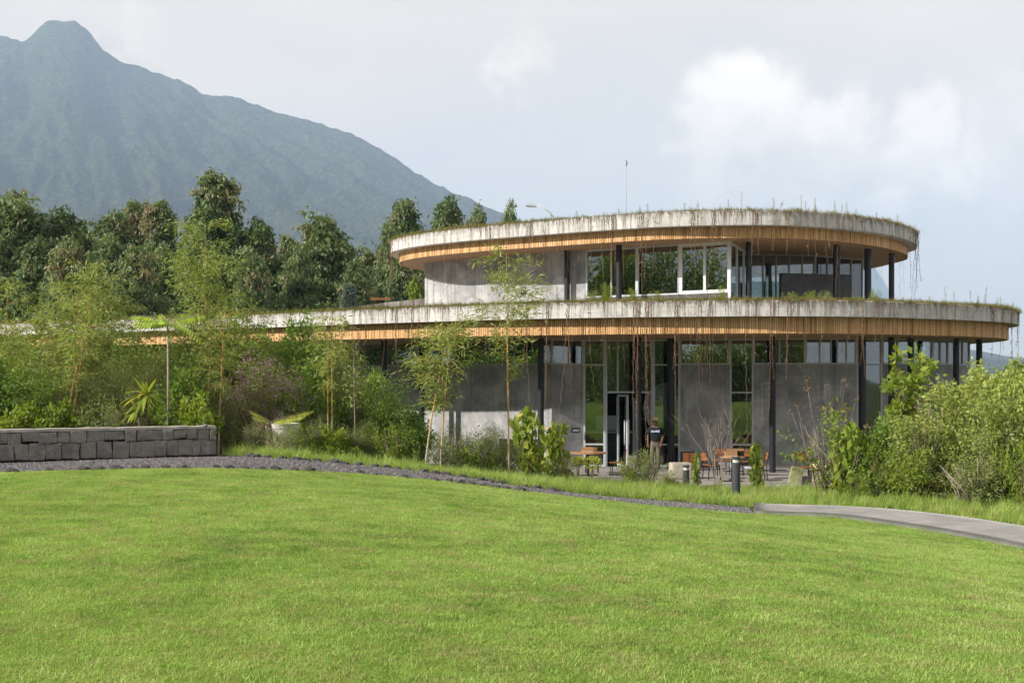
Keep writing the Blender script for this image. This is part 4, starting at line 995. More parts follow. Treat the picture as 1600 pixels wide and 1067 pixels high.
def scatter(name, emitter_me, srcs, density, smin, smax, seed, label, cat, tilt=0.15, attr=None):
    c = bpy.data.collections.new(name + '_source')
    for o in srcs: c.objects.link(o)
    ng = bpy.data.node_groups.new(name, 'GeometryNodeTree'); ng.interface.new_socket('Geometry', in_out='INPUT', socket_type='NodeSocketGeometry'); ng.interface.new_socket('Geometry', in_out='OUTPUT', socket_type='NodeSocketGeometry')
    N = ng.nodes; Lk = ng.links; gi = N.new('NodeGroupInput'); go = N.new('NodeGroupOutput'); dp = N.new('GeometryNodeDistributePointsOnFaces'); dp.inputs['Density'].default_value = density; dp.inputs['Seed'].default_value = seed
    if attr:
        na = N.new('GeometryNodeInputNamedAttribute'); na.data_type = 'FLOAT'; na.inputs['Name'].default_value = attr; mm = N.new('ShaderNodeMath'); mm.operation = 'MULTIPLY'; mm.inputs[1].default_value = density
        Lk.new(na.outputs['Attribute'], mm.inputs[0]); Lk.new(mm.outputs[0], dp.inputs['Density'])
    ci = N.new('GeometryNodeCollectionInfo'); ci.inputs['Collection'].default_value = c; ci.inputs['Separate Children'].default_value = True; ci.inputs['Reset Children'].default_value = True
    ip = N.new('GeometryNodeInstanceOnPoints'); ip.inputs['Pick Instance'].default_value = True
    rv = N.new('FunctionNodeRandomValue'); rv.data_type = 'FLOAT_VECTOR'; rv.inputs[0].default_value = (-tilt, -tilt, 0); rv.inputs[1].default_value = (tilt, tilt, 6.283)
    rs = N.new('FunctionNodeRandomValue'); rs.data_type = 'FLOAT'; rs.inputs[2].default_value = smin; rs.inputs[3].default_value = smax; rs.inputs['Seed'].default_value = 3
    Lk.new(gi.outputs[0], dp.inputs['Mesh']); Lk.new(dp.outputs['Points'], ip.inputs['Points']); Lk.new(ci.outputs[0], ip.inputs['Instance']); Lk.new(rv.outputs[0], ip.inputs['Rotation']); Lk.new(rs.outputs[1], ip.inputs['Scale']); Lk.new(ip.outputs[0], go.inputs[0])
    o = bpy.data.objects.new(name, emitter_me); link(o); md = o.modifiers.new('scatter', 'NODES'); md.node_group = ng
    return tag(o, label, cat, kind='stuff')
def emitter(A, B, nu, nv, dens=None):
    a = catmull(A, nu); b = catmull(B, nu); V = np.array([a * (1 - v / (nv - 1)) + b * (v / (nv - 1)) for v in range(nv)]).reshape(-1, 3); V[:, 2] = ground_np(V[:, :2])
    ii = np.arange(len(V)).reshape(nv, nu); q = np.stack([ii[:-1, :-1], ii[:-1, 1:], ii[1:, 1:], ii[1:, :-1]], -1).reshape(-1, 4)
    me = mesh_np('emitter', V, q)
    if dens is not None: at = me.attributes.new('dens', 'FLOAT', 'POINT'); at.data.foreach_set('value', np.array([dens(p) for p in V], np.float32))
    return me
LT = [tuft('lawn_tuft', 40 + i, 24, 0.027, 0.036, 0.0052, M['lawn_blade'], 1.1) for i in range(6)]
def ld(p):
    vis = abs(p[0]) < p[1] * 0.47 + 0.8 and p[1] > 5.2
    return 0.0 if not vis else (1.0 if p[1] < 13 else 0.72)
nearv = [(-12 + 20 * i / 11, 4.6, 1.3) for i in range(12)]
scatter('lawn_grass', emitter(LAWN_EDGE[1:17], nearv, 140, 120, ld), LT, 700, .6, 1.35, 5, 'short mown yellow-green lawn grass', 'grass', .25, 'dens')
PBL = [rock_mesh(20 + i) for i in range(3)]
PB = []
for me in PBL:
    me.materials.clear(); me.materials.append(M['gravel_stone']); o = bpy.data.objects.new('gravel_piece', me); PB.append(o)
scatter('gravel', gravel.data.copy(), PB, 520, 0.008, 0.022, 9, 'loose dark gravel stones on the strip', 'gravel', 1.5)
WT = [tuft('wild_tuft', 60 + i, 26, h, .09, .011, M['wild_blade'], cu, 3) for i, (h, cu) in enumerate(((.26, .9), (.18, 1.1), (.40, .8), (.16, 1.2), (.32, 1.0)))]
VERGE_IN = [(p[0], p[1] + .12, p[2]) for p in GRAVEL_OUT[3:]] + [(7.0, 25.2, .2), (8.3, 24.2, .22), (9.1, 22.6, .27), (9.6, 20.8, .3), (10.3, 18, .3)]
VERGE_OUT = [(-6.3, 28, 1.1), (-5, 28, 1), (-3.4, 28.6, .8), (-1.2, 29.6, .5), (1.0, 31.5, .2), (2.8, 32.6, 0), (4.3, 32.2, 0), (6.0, 31.6, 0), (9.2, 30.9, 0), (11.0, 30, 0), (13, 29, 0), (14, 26, .1), (15, 22, .2)]
scatter('wild_grass', emitter(VERGE_IN, VERGE_OUT, 120, 40, lambda p: 0.25 + 1.3 * max(0, .5 + mnoise.noise(Vector((p[0] * .9, p[1] * .9, 3))))), WT, 74, .35, 1.0, 12, 'rough tall yellow-green grass between the gravel and the terrace', 'grass', .2, 'dens')
ET = [tuft('edge_tuft', 80 + i, 16, .12, .05, .007, M['wild_blade'], .8) for i in range(3)]
def offs(c, dy): return [(p[0], p[1] + dy, p[2]) for p in c]
scatter('edge_grass', emitter(offs(LAWN_EDGE[11:18], -.10), offs(LAWN_EDGE[11:18], .12), 60, 3), ET, 40, .5, 1.1, 14, 'longer grass fringe along the lawn edge of the path', 'grass', .2)
# ------------------------------------------------------------------ shrubs
def src(g, name, mat_):
    o = g.build(name, mat_); COL.objects.unlink(o); return o.data
SH = {}
def defshrub(key, seed, H, Rw, nstem, nclump, per, leaf, ratio, fol, stem='bark_brown', **kw):
    g, me, cen, tips = shrub_meshes(seed, H, Rw, nstem, nclump, per, leaf, ratio, **kw); me.materials.append(M[fol])
    SH[key] = (H, Rw, src(g, 'stems', M[stem]), me, np.array(cen), tips)
defshrub('green', 1, 2.4, 1.4, 10, 150, 62, .13, .5, 'shrub_leaf')
defshrub('green2', 2, 2.4, 1.3, 10, 140, 80, .085, .45, 'shrub_leaf')
defshrub('olive', 3, 2.6, 1.3, 14, 170, 85, .085, .25, 'olive_leaf', gap=.25)
defshrub('olive2', 4, 2.6, 1.2, 14, 160, 85, .075, .3, 'olive_leaf', gap=.2)
defshrub('bright', 5, 1.4, .9, 8, 70, 60, .14, .5, 'bright_leaf')
defshrub('loose', 6, 3.0, 1.2, 14, 150, 75, .10, .4, 'shrub_leaf', gap=.15)
defshrub('twiggy', 7, 2.0, 1.2, 34, 80, 55, .07, .35, 'olive_leaf', 'bare_twig', gap=.1)
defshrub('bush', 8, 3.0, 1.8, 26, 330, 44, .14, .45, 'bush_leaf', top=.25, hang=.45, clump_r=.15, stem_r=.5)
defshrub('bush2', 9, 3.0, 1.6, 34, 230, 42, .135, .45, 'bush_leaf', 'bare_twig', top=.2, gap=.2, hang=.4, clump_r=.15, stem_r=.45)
defshrub('weeds', 10, .8, .6, 12, 60, 40, .075, .3, 'bright_leaf', gap=.1)
defshrub('weeds2', 11, .8, .6, 16, 45, 40, .07, .25, 'olive_leaf', 'bare_twig')
defshrub('open', 12, 2.4, 1.3, 22, 46, 26, .13, .5, 'bright_leaf', 'bare_twig', gap=.0)
defshrub('broad', 13, 1.2, .55, 7, 26, 16, .24, .6, 'bright_leaf', 'bare_twig')
defshrub('shoot', 14, 2.6, .55, 8, 40, 24, .17, .6, 'bright_leaf', 'bark_brown')
# seed-head and blossom meshes
def blobs(cen, n, rad, size, seed, ratio=.6):
    r = np.random.default_rng(seed); pos = []; tn = []
    for c in cen: pos.append(np.array(c) + sphere_pts(n, r) * (r.random((n, 1)) ** .5) * rad); tn.append(np.clip(r.normal(.5 + .3 * (r.random() - .5), .2, n), 0, 1))
    pos = np.concatenate(pos); V, Fq = leaf_quads(pos, r.normal(size=pos.shape) + np.array([0, 0, .4]), r.uniform(.6, 1.2, len(pos)) * size, ratio, r)
    return mesh_np('blossom', V, Fq, np.concatenate(tn))
def seed_heads(key, n, seed):
    """dry heads on tall thin stalks rising out of a shrub"""
    H, Rw = SH[key][:2]; rr = random.Random(seed); g = G(); cs = []
    for i in range(n):
        a = rr.uniform(0, 6.283); q = Rw * rr.uniform(.2, 1.05); z = H * rr.uniform(.72, 1.25); p = Vector((q * math.cos(a), q * math.sin(a), z)); g.tube([(p.x * .45, p.y * .45, z * .45), (p.x * .8, p.y * .8, z * .75), p], [.009, .006, .004], 3)
        for k in range(4): cs.append(p + Vector((rr.gauss(0, .10), rr.gauss(0, .10), rr.gauss(0, .03))))
    return src(g, 'stalks', M['bare_twig']), blobs(cs, 9, .045, .045, seed)
HEADS = seed_heads('open', 16, 31); HEADS2 = seed_heads('bush2', 22, 32)
r_ = np.random.default_rng(77); cen = SH['olive2'][4]; sel = cen[(cen[:, 2] > .9) & (cen[:, 1] < .6)]
PURPLE = blobs([c + np.array([0, -.08, .08]) + r_.normal(size=3) * .1 for c in np.repeat(sel, 2, 0)], 10, .10, .055, 5); PURPLE.materials.append(M['purple_petal'])
for m_h in (HEADS, HEADS2): m_h[1].materials.append(M['dry_leaf'])
def shrub(px, d, topy, wpx, key, label, name='shrub', group=None, cat='shrub', extra=None, z=None):
    H0, R0, st, fo = SH[key][:4]; x = (px - 800) / F * d; zg = gz(x, d) - .03 if z is None else z; k = (CAMZ + (HZ - topy) / F * d - zg) / H0; kw = wpx * d / F / (2 * R0)
    t = empty(name, (x, d, zg), R.uniform(0, 6.28) if extra != 'purple' else 0.0, label, cat, group); t.scale = (kw, kw, k)
    for nm, me in (('stems', st), ('foliage', fo)): link(bpy.data.objects.new(nm, me), t)
    if extra == 'heads' or extra == 'heads2':
        h = HEADS if extra == 'heads' else HEADS2
        link(bpy.data.objects.new('stalks', h[0]), t); link(bpy.data.objects.new('seed_heads', h[1]), t)
    if extra == 'purple': link(bpy.data.objects.new('blossom', PURPLE), t)
    return t
GL = 'shrubs in the left planting'; GR = 'shrubs in the right planting'
for a in ((-25, 26.3, 545, 170, 'green', 'dense green shrub cut off by the left picture edge above the wall'),
          (50, 26.2, 572, 130, 'green2', 'dark green shrub behind the far left of the stone wall'),
          (38, 25.2, 632, 90, 'bright', 'low leafy green plant just over the left end of the wall'),
          (92, 25.5, 628, 80, 'bright', 'bright green leafy plant left of the leaning orange cane'),
          (128, 26.6, 560, 140, 'olive', 'olive feathery shrub around the leaning orange cane'),
          (190, 26.8, 556, 130, 'olive2', 'olive shrub behind the spiky dracaena'),
          (165, 25.4, 628, 90, 'weeds2', 'dry twiggy weeds left of the dracaena'),
          (285, 26.5, 572, 110, 'green', 'dark green shrub right of the tall thin sapling'),
          (305, 25.3, 618, 80, 'bright', 'low green plant behind the right end of the wall'),
          (245, 26.6, 566, 100, 'olive2', 'greyish shrub directly behind the tall thin sapling'),
          (345, 27.0, 600, 70, 'olive', 'thin olive shrub beside the orange cane at the wall end'),
          (410, 27.8, 552, 170, 'olive2', 'large shrub covered in purple blossom', 'flowering_shrub', 'purple'),
          (490, 28.2, 560, 110, 'green', 'green shrub left of the orange bamboo cane by the white tank'),
          (500, 27.2, 640, 80, 'twiggy', 'tangle of bare twigs right of the white tank'),
          (436, 25.3, 672, 70, 'weeds2', 'dry twiggy weeds in front of the white tank'),
          (398, 25.5, 652, 60, 'twiggy', 'reddish dry twigs left of the white tank'),
          (470, 25.6, 664, 50, 'weeds', 'green weeds at the right foot of the white tank'),
          (548, 28.6, 575, 90, 'olive', 'olive shrub behind the pale thin sapling'),
          (595, 28.4, 590, 110, 'green2', 'green shrub under the first window bay'),
          (640, 28.2, 632, 90, 'green', 'leafy shrub left of the twin bamboo canes'),
          (565, 27.2, 655, 90, 'olive2', 'low tangled shrub at the foot of the pale thin sapling'),
          (615, 26.8, 668, 90, 'weeds', 'low green weeds right of the pale thin sapling'),
          (520, 26.6, 668, 80, 'bright', 'small green plant at the foot of the orange bamboo cane'),
          (722, 28.3, 655, 110, 'twiggy', 'dry twiggy shrub between the bamboo canes'),
          (765, 28.8, 662, 90, 'olive2', 'olive shrub before the sunlit grey wall'),
          (700, 27.4, 678, 90, 'weeds2', 'brownish weeds at the foot of the twin bamboo canes'),
          (745, 27.8, 692, 80, 'weeds', 'low green weeds before the sunlit wall'),
          (790, 29.0, 690, 70, 'weeds2', 'low dry weeds at the foot of the single tall bamboo'),
          (0, 31, 516, 170, 'loose', 'tall loose shrub behind the left end of the wall'),
          (85, 31.2, 530, 150, 'olive', 'tall olive shrub before the far left of the roof'),
          (165, 32, 527, 140, 'green2', 'tall green shrub below the far roof edge'),
          (250, 31.6, 540, 140, 'olive', 'tall olive shrub under the far timber fascia'),
          (325, 31, 522, 140, 'loose', 'tall shrub right of the palm-like sapling'),
          (395, 32, 512, 130, 'loose', 'tall green shrub above the purple blossom'),
          (465, 31.5, 486, 110, 'loose', 'tallest green shrub overlapping the lower roof edge'),
          (530, 31.6, 508, 90, 'olive2', 'tall olive shrub at the left end of the timber fascia'),
          (55, 35.5, 530, 240, 'green', 'dark shrub deep in the left planting'),
          (205, 36, 528, 240, 'green2', 'shaded shrub deep under the far roof'),
          (350, 35.5, 526, 220, 'green', 'shaded shrub deep behind the tall sapling'),
          (480, 35, 530, 180, 'green2', 'shaded shrub deep under the left fascia end'),
          (575, 34, 575, 110, 'green', 'shaded shrub against the left windows')):
    shrub(*a[:6], name=a[6] if len(a) > 6 else 'shrub', group=GL, extra=a[7] if len(a) > 7 else None)
for a in ((1495, 28.4, 586, 190, 'bush2', 'big leafy shrub left of the tallest one at the right'),
          (1605, 27.3, 558, 220, 'bush', 'biggest yellow-green shrub at the right picture edge'),
          (1548, 29.5, 566, 160, 'bush2', 'tall leafy shrub between the two big ones at the right'),
          (1560, 25.6, 612, 160, 'bush2', 'yellow-green shrub low in front at the right edge'),
          (1435, 27.4, 645, 140, 'bush2', 'shrub with dry brown seed heads before the right columns', 'heads2'),
          (1385, 28.6, 650, 110, 'green', 'green shrub behind the broad-leaved plant'),
          (1370, 27.3, 700, 110, 'weeds', 'low bright weeds under the right shrubs'),
          (1440, 26.4, 705, 130, 'weeds', 'low green weeds below the seed-head shrub'),
          (1298, 28.6, 628, 130, 'open', 'open shrub with tan flower heads before the grey wall', 'heads'),
          (1412, 29.6, 528, 90, 'shoot', 'tall leafy shoot rising before the right windows'),
          (1520, 25.0, 712, 120, 'weeds2', 'brown twiggy weeds under the yellow-green shrub'),
          (1600, 24.3, 700, 90, 'weeds', 'leafy weeds at the right picture edge above the path'),
          (1470, 30.5, 590, 120, 'twiggy', 'twiggy tan shrub before the right-hand glass'),
          (1330, 29.8, 700, 90, 'weeds2', 'dry grassy mound right of the wooden chair')):
    shrub(*a[:6], group=GR, extra=a[6] if len(a) > 6 else None)
shrub(1326, 27.8, 672, 62, 'broad', 'bright broad-leaved plant right of the terrace chairs', name='leafy_plant', cat='plant')
shrub(826, 30.5, 648, 58, 'broad', 'broad-leaved plant before the black column by the sunlit wall', name='leafy_plant', cat='plant')
shrub(868, 31.5, 668, 50, 'broad', 'sparse broad-leaved plant left of the round table', name='leafy_plant', cat='plant')
shrub(1182, 31.2, 698, 26, 'broad', 'narrow leafy climber right of the near bollard', name='leafy_plant', cat='plant')
shrub(1088, 32.5, 712, 14, 'broad', 'slim sapling between the stone block and the wooden cabinet', name='sapling', cat='plant')
shrub(1012, 31.2, 700, 56, 'weeds2', 'tall green and tan weeds before the person', name='weed_clump', cat='plant')
shrub(985, 30.8, 716, 50, 'weeds', 'green weeds left of the person', name='weed_clump', cat='plant')
shrub(1050, 30.4, 738, 50, 'weeds', 'low weeds before the pale stone block', name='weed_clump', cat='plant')
shrub(880, 30.6, 712, 60, 'weeds2', 'dry weeds below the round table', name='weed_clump', cat='plant')
shrub(1340, 27.2, 742, 50, 'weeds', 'weeds by the flat stone at the terrace end', name='weed_clump', cat='plant')
q = P(648, 470, 46.5)
shrub(648, 46.3, 441, 22, 'broad', 'bright green banana-like plant on the roof beside the upper wall', name='leafy_plant', cat='plant', z=5.3)
# lime-green bushes by the round table
def lime(px, py, d, w_, h_, label, seed):
    r = np.random.default_rng(seed); n = 260; dd_ = sphere_pts(n, r); p = P(px, py, d); zb = p.z; pos = dd_ * np.array([w_ / 2, w_ / 2, h_ / 2]) * (r.random((n, 1)) ** .3); V, Fq = leaf_quads(pos, dd_ + np.array([0, 0, .5]), .09, .5, r)
    t = empty('lime_plant', (p.x, d, zb), 0, label, 'plant'); obj('foliage', mesh_np('foliage', V, Fq, r.random(n)), M['lime_leaf'], t); g = G()
    zg = gz(p.x, d) - zb
    for k in range(4): g.tube([(0, 0, zg), (.05 * math.cos(k * 1.6), .05 * math.sin(k * 1.6), -h_ * .2)], .012, 4)
    g.build('stems', M['bark_brown'], t)
lime(925, 724, 33.2, .50, .34, 'rounded lime-yellow plant below the round table', 3)
lime(903, 720, 33.4, .42, .16, 'flat spread lime-yellow frond left of the rounded lime plant', 4)
lime(828, 717, 30.2, .34, .30, 'lime-yellow plant at the foot of the black column', 5)
lime(774, 716, 29.0, .40, .26, 'lime-green plant at the foot of the tall bamboo', 6)

# ------------------------------------------------------------------ bamboo
def bamboo(px, d, topy, lean_px, ncl, spread, label, seed, **kw):
    x = (px - 800) / F * d; zg = gz(x, d); H = CAMZ + (HZ - topy) / F * d - zg; t = empty('bamboo', (x, d, zg), 0, label, 'bamboo', 'bamboos before the building')
    cs, tw, me = bamboo_meshes(seed, H, ncl, (lean_px * d / F, .15), spread, **kw)
    for c in cs: c.build('culm', M['bamboo_culm'], t)
    tw.build('branches', M['bamboo_culm'], t); obj('foliage', me, M['bamboo_leaf'], t)
bamboo(4, 27.5, 440, 4, 3, .35, 'bamboo at the left picture edge with an orange cane', 1, start=.45)
bamboo(109, 26.0, 470, 30, 2, .25, 'leaning orange-caned bamboo behind the stone wall', 2, start=.55)
bamboo(146, 28.5, 404, -16, 5, .40, 'tall pointed feathery bamboo at the left', 3, start=.35, blen=1.0)
bamboo(70, 29.5, 470, 10, 4, .5, 'lower feathery bamboo between the two left canes', 4, start=.3)
bamboo(322, 29.5, 344, -4, 4, .42, 'tallest feathery bamboo spire before the eucalyptus trees', 5, start=.35, blen=1.15)
bamboo(341, 26.6, 480, 8, 2, .25, 'bamboo with an orange cane at the wall end', 6, start=.55)
bamboo(205, 30.0, 505, 12, 4, .5, 'spreading bamboo left of the palm-like sapling', 7, start=.3)
bamboo(395, 30.5, 478, -8, 4, .5, 'bushy bamboo above the purple shrub', 8, start=.35)
bamboo(519, 27.2, 492, -2, 2, .3, 'bamboo with a straight orange cane right of the white tank', 9, start=.62, blen=.7)
bamboo(664, 26.9, 512, 38, 1, .2, 'left cane of the twin bamboo, pale and leaning', 10, start=.50, blen=.95, dens=1.2)
bamboo(688, 27.1, 498, 18, 1, .2, 'right cane of the twin bamboo, orange and leaning', 11, start=.48, blen=1.0, dens=1.2)
bamboo(795, 28.0, 392, -4, 1, .2, 'single tall bamboo reaching up to the upper storey', 12, start=.52, blen=.95, dens=1.1)
# pale thin sapling with dry twigs
x_, d_ = (556 - 800) / F * 26.9, 26.9; zg = gz(x_, d_); t = empty('thin_sapling', (x_, d_, zg), 0, 'thin pale sapling with dry grey twigs at its top', 'tree'); g = G()
H = CAMZ + (HZ - 545) / F * d_ - zg; g.tube([(0, 0, 0), (-.03, 0, H * .5), (-.06, 0, H)], [.02, .014, .006], 6); g.build('trunk', M['bare_twig'], t); g = G(); rr = random.Random(8)
for k in range(26):
    z = H * rr.uniform(.55, .98); a = rr.uniform(0, 6.28); L = rr.uniform(.2, .5); b = Vector((-.05, 0, z)); g.tube([b, b + Vector((math.cos(a) * L * .5, math.sin(a) * L * .5, L * .5)), b + Vector((math.cos(a) * L, math.sin(a) * L, L * 1.1))], [.006, .004, .002], 3)
g.build('twigs', M['bare_twig'], t); r_ = np.random.default_rng(3); pos = np.stack([r_.normal(size=180) * .16 - .05, r_.normal(size=180) * .16, H * r_.uniform(.5, .85, 180)], 1); V, Fq = leaf_quads(pos, r_.normal(size=(180, 3)), .09, .4, r_); obj('foliage', mesh_np('foliage', V, Fq, r_.random(180)), M['bamboo_leaf'], t)

# palm-like sapling with arching pinnate leaves
def frond(L, nl, up, droop, lw, seed, taper=1.0):
    """one pinnate leaf along +X: midrib and two rows of leaflets"""
    r = np.random.default_rng(seed); g = G(); pts = [Vector((L * t, 0, up * L * t - droop * L * t * t)) for t in [i / 10 for i in range(11)]]; pos = []; ax = []; sz = []
    for i in range(nl):
        t = 0.1 + .9 * i / (nl - 1); f = t * 10; k = min(9, int(f)); p = np.array(pts[k].lerp(pts[k + 1], f - k)); w_ = lw * math.sin(math.pi * (0.12 + .8 * t)) ** .6
        for s in (-1, 1): pos.append(p); ax.append([.40, s * .75, -.85 + r.normal() * .08]); sz.append(w_)
    V, Fq = leaf_quads(np.array(pos), np.array(ax), np.array(sz), .30, r, 0.1, flat=.92); me = mesh_np('leaf', V, Fq, np.clip(r.normal(.55, .2, len(pos)), 0, 1)); return pts, me
def fronds(t, at, specs, matn, rib='bark_pale'):
    for (az, L, nl, up, dr, lw, seed) in specs:
        pts, me = frond(L, nl, up, dr, lw, seed); o = obj('leaf', me, M[matn], t, at); o.rotation_euler = (0, 0, az)
        g = G(); g.tube(pts, [.012 * (1 - .7 * i / 10) for i in range(11)], 4); g.build('midrib', M[rib], o)
d_ = 25.8; x_ = (262 - 800) / F * d_; zg = gz(x_, d_); tz = P(262, 506, d_).z - zg
t = empty('pinnate_sapling', (x_, d_, zg), 0, 'tall thin-stemmed sapling topped by arching feather leaves', 'tree'); g = G(); g.tube([(0, 0, 0), (.01, 0, tz * .5), (.0, 0, tz)], [.028, .022, .02], 7); g.build('stem', M['bark_pale'], t)
fronds(t, (0, 0, tz), ((.05, .80, 13, .50, .25, .27, 1), (3.1, .80, 13, .52, .30, .27, 2), (3.3, .74, 12, .08, .02, .24, 3), (-.35, .86, 13, .28, .75, .25, 4), (2.2, .5, 12, .85, .35, .20, 5), (.9, .5, 12, .9, .35, .20, 6), (-1.5, .6, 14, .5, .4, .20, 7), (-2.4, .55, 13, .35, .4, .20, 8)), 'lush_leaf')
# spiky dracaena
def rosette(t, c, n, L, wd, seed, matn):
    r = random.Random(seed)
    for i in range(n):
        a = i * 2.4 + r.gauss(0, .2); up = r.uniform(-.35, 1.1); k = 5; l = L * r.uniform(.8, 1.15); vs = []; fs = []
        for j in range(k + 1):
            s = j / k; rad = l * s * math.cos(up * .8); z = l * (s * math.sin(up) - .55 * s * s * (1 if up < .9 else .3)); w_ = wd * (math.sin(math.pi * (.12 + .86 * s)) ** .7) * .5
            for sd in (-1, 1): vs.append((c[0] + rad * math.cos(a) - sd * w_ * math.sin(a), c[1] + rad * math.sin(a) + sd * w_ * math.cos(a), c[2] + z))
        for j in range(k): fs.append((2 * j, 2 * j + 1, 2 * j + 3, 2 * j + 2))
        g = G(); g.poly(vs, fs, min(1, max(0, r.gauss(.62, .2)))); g.build('leaf', M[matn], t)
d_ = 25.2; x_ = (228 - 800) / F * d_; zg = gz(x_, d_); t = empty('dracaena', (x_, d_, zg), 0, 'spiky dracaena with long arching green leaves above the stone wall', 'plant')
z1 = P(228, 618, d_).z - zg; z2 = P(214, 643, d_).z - zg; g = G(); g.tube([(0, 0, 0), (0, 0, z1)], .03, 7); g.tube([(-.05, 0, 0), (-.18, 0, z2)], .022, 6); g.build('stem', M['bark_brown'], t)
rosette(t, (0, 0, z1), 34, .54, .08, 5, 'bright_leaf'); rosette(t, (-.18, 0, z2), 24, .44, .07, 6, 'bright_leaf')
g = G(); g.lathe([(.035, 0), (.03, .18), (.005, .33)], (0, 0, z1), 7); g.build('flower_spike', M['rust_wood'], t)
# weathered white tank with a tree fern over it
d_ = 26.2; q = P(441, 690, d_); zg = gz(q.x, d_); t = empty('white_tank', (q.x, d_, zg), .25, 'weathered white plastered tank half hidden by ferns', 'tank'); hh = P(441, 661, d_).z - zg
g = G(); k = 28; g.lathe([(.36, -.1), (.37, hh * .85), (.385, hh * .86), (.385, hh), (.33, hh), (.32, hh - .1)], k=k); g.build('drum', M['white_wash'], t)
d_ = 25.9; q = P(424, 660, d_); zg = gz(q.x, d_); t = empty('tree_fern', (q.x, d_, zg), 0, 'fern with two flat green fronds spreading over the white tank', 'fern'); tz = q.z - zg + .02; g = G(); g.tube([(0, 0, 0), (0, 0, tz)], [.06, .045], 8); g.build('stem', M['bark_brown'], t)
fronds(t, (0, 0, tz), ((.1, .92, 22, .36, .08, .20, 11), (-.25, .80, 20, .22, .05, .19, 16), (3.0, .50, 15, .55, .05, .13, 12), (3.5, .42, 13, .38, .1, .13, 13)), 'lime_leaf', 'bark_brown')
fronds(t, (-.1, 0, tz - .02), ((3.6, .5, 13, .2, 1.3, .13, 14), (2.8, .45, 13, .1, 1.5, .13, 15), (4.4, .45, 13, .1, 1.4, .13, 17)), 'dry_leaf', 'bark_brown')
# bare shrub on the terrace
def bare_tree(px, d, topy, label, seed):
    x = (px - 800) / F * d; zg = gz(x, d) if d < 31.5 else 0.0; H = CAMZ + (HZ - topy) / F * d - zg; t = empty('bare_shrub', (x, d, zg), 0, label, 'shrub'); rr = random.Random(seed); g = G()
    def grow(p, dr, L, r, lv):
        n = 4; pts = [p]; dd_ = dr.copy()
        for i in range(n): dd_ = (dd_ + Vector((rr.gauss(0, .10), rr.gauss(0, .10), .05))).normalized(); pts.append(pts[-1] + dd_ * (L / n))
        g.tube(pts, [r * (1 - .45 * i / n) for i in range(n + 1)], 5)
        if lv < 4:
            for k in range(rr.choice((2, 2, 3))):
                a = rr.uniform(0, 6.283); nd = (dd_ + Vector((math.cos(a), math.sin(a), .1)) * rr.uniform(.35, .6)).normalized(); grow(pts[rr.choice((2, 3, 4, 4))], nd, L * rr.uniform(.6, .8), r * .58, lv + 1)
    for k in range(6):
        a = k * 1.05 + rr.uniform(-.3, .3); grow(Vector((.06 * math.cos(a), .06 * math.sin(a), -.05)), Vector((math.cos(a) * .22, math.sin(a) * .2, 1)).normalized(), H * .34, .014, 0)
    g.build('branches', M['bare_twig'], t)
bare_tree(1122, 32.0, 606, 'leafless pale shrub on the terrace before the tables', 3)

# ------------------------------------------------------------------ climbers hanging from the two roof edges
def edge_at(out, px):
    pj = 800 + F * out[:, 0] / out[:, 1]; best = None
    for i in range(len(out)):
        j = (i + 1) % len(out); a, b = pj[i], pj[j]
        if a <= px <= b and b - a < 60:
            t = (px - a) / max(b - a, 1e-6); p = out[i] * (1 - t) + out[j] * t
            if best is None or p[1] < best[1]: best = p
    return best
def vine(out, ztop, px, yend, thick, label, group, seed, start=0.0):
    p = edge_at(out, px)
    if p is None: return
    r = random.Random(seed); z_end = CAMZ + (HZ - yend) / F * p[1]; tv = np.array([p[0], p[1]]); nrm = unit(tv - np.array([6, 46.0])) * .05
    L = ztop - z_end; n = max(5, int(L / .16)); ns = 2 if thick > 1 else 1; t = empty('hanging_vine', (p[0] + nrm[0], p[1] + nrm[1], ztop), 0, label, 'vine', group); g = G(); lp = []; la = []
    for s in range(ns):
        ph = r.uniform(0, 6); am = r.uniform(.006, .02); l2 = L * (1 if s == 0 else r.uniform(.6, .9)); sway = r.gauss(0, .035)
        pts = [Vector((am * math.sin(ph + 2.1 * k) + r.gauss(0, .008) + s * .02 + sway * (k / n) ** 2 * L, am * math.cos(ph + 1.7 * k) * .6, .03 - (l2 + .03) * k / n)) for k in range(n + 1)]
        pts.insert(0, Vector((pts[0].x, .12, .05)))
        g.tube(pts, [.0066 * (.7 + .35 * thick) * (1 - .5 * k / (n + 1)) for k in range(n + 2)], 4, cap=False)
        for k in range(2, n + 1):
            for _ in range(r.choice((1, 2, 3)) if thick else 1):
                if r.random() < .75: a = r.uniform(0, 6.28); lp.append(tuple(pts[k] + Vector((0, 0, r.uniform(-.08, .08))))); la.append((math.cos(a), math.sin(a) * .7, r.uniform(-.6, .5)))
            if r.random() < .16:
                a = r.uniform(0, 6.28); q2 = pts[k] + Vector((math.cos(a) * .16, math.sin(a) * .08, r.uniform(-.18, .06))); g.tube([pts[k], pts[k].lerp(q2, .5) + Vector((0, 0, -.03)), q2], .004, 3, cap=False)
    g.build('stem', M['vine_stem'], t)
    rr = np.random.default_rng(seed); V, Fq = leaf_quads(np.array(lp), np.array(la), rr.uniform(.03, .065, len(lp)), .55, rr); obj('foliage', mesh_np('foliage', V, Fq, rr.random(len(lp))), M['vine_leaf'], t)
def vines(out, ztop, lst, roofname, zones, seed0):
    cnt = {}
    for k, (px, ye, th) in enumerate(sorted(lst)):
        zone = next(z for lim, z in zones if px < lim)
        cnt[zone] = cnt.get(zone, -1) + 1
        vine(out, ztop, px, ye, th, '%s dry vine from the left on the %s %s' % (ORD[cnt[zone]], roofname, zone), 'vines on the %s edge' % roofname, seed0 + k)
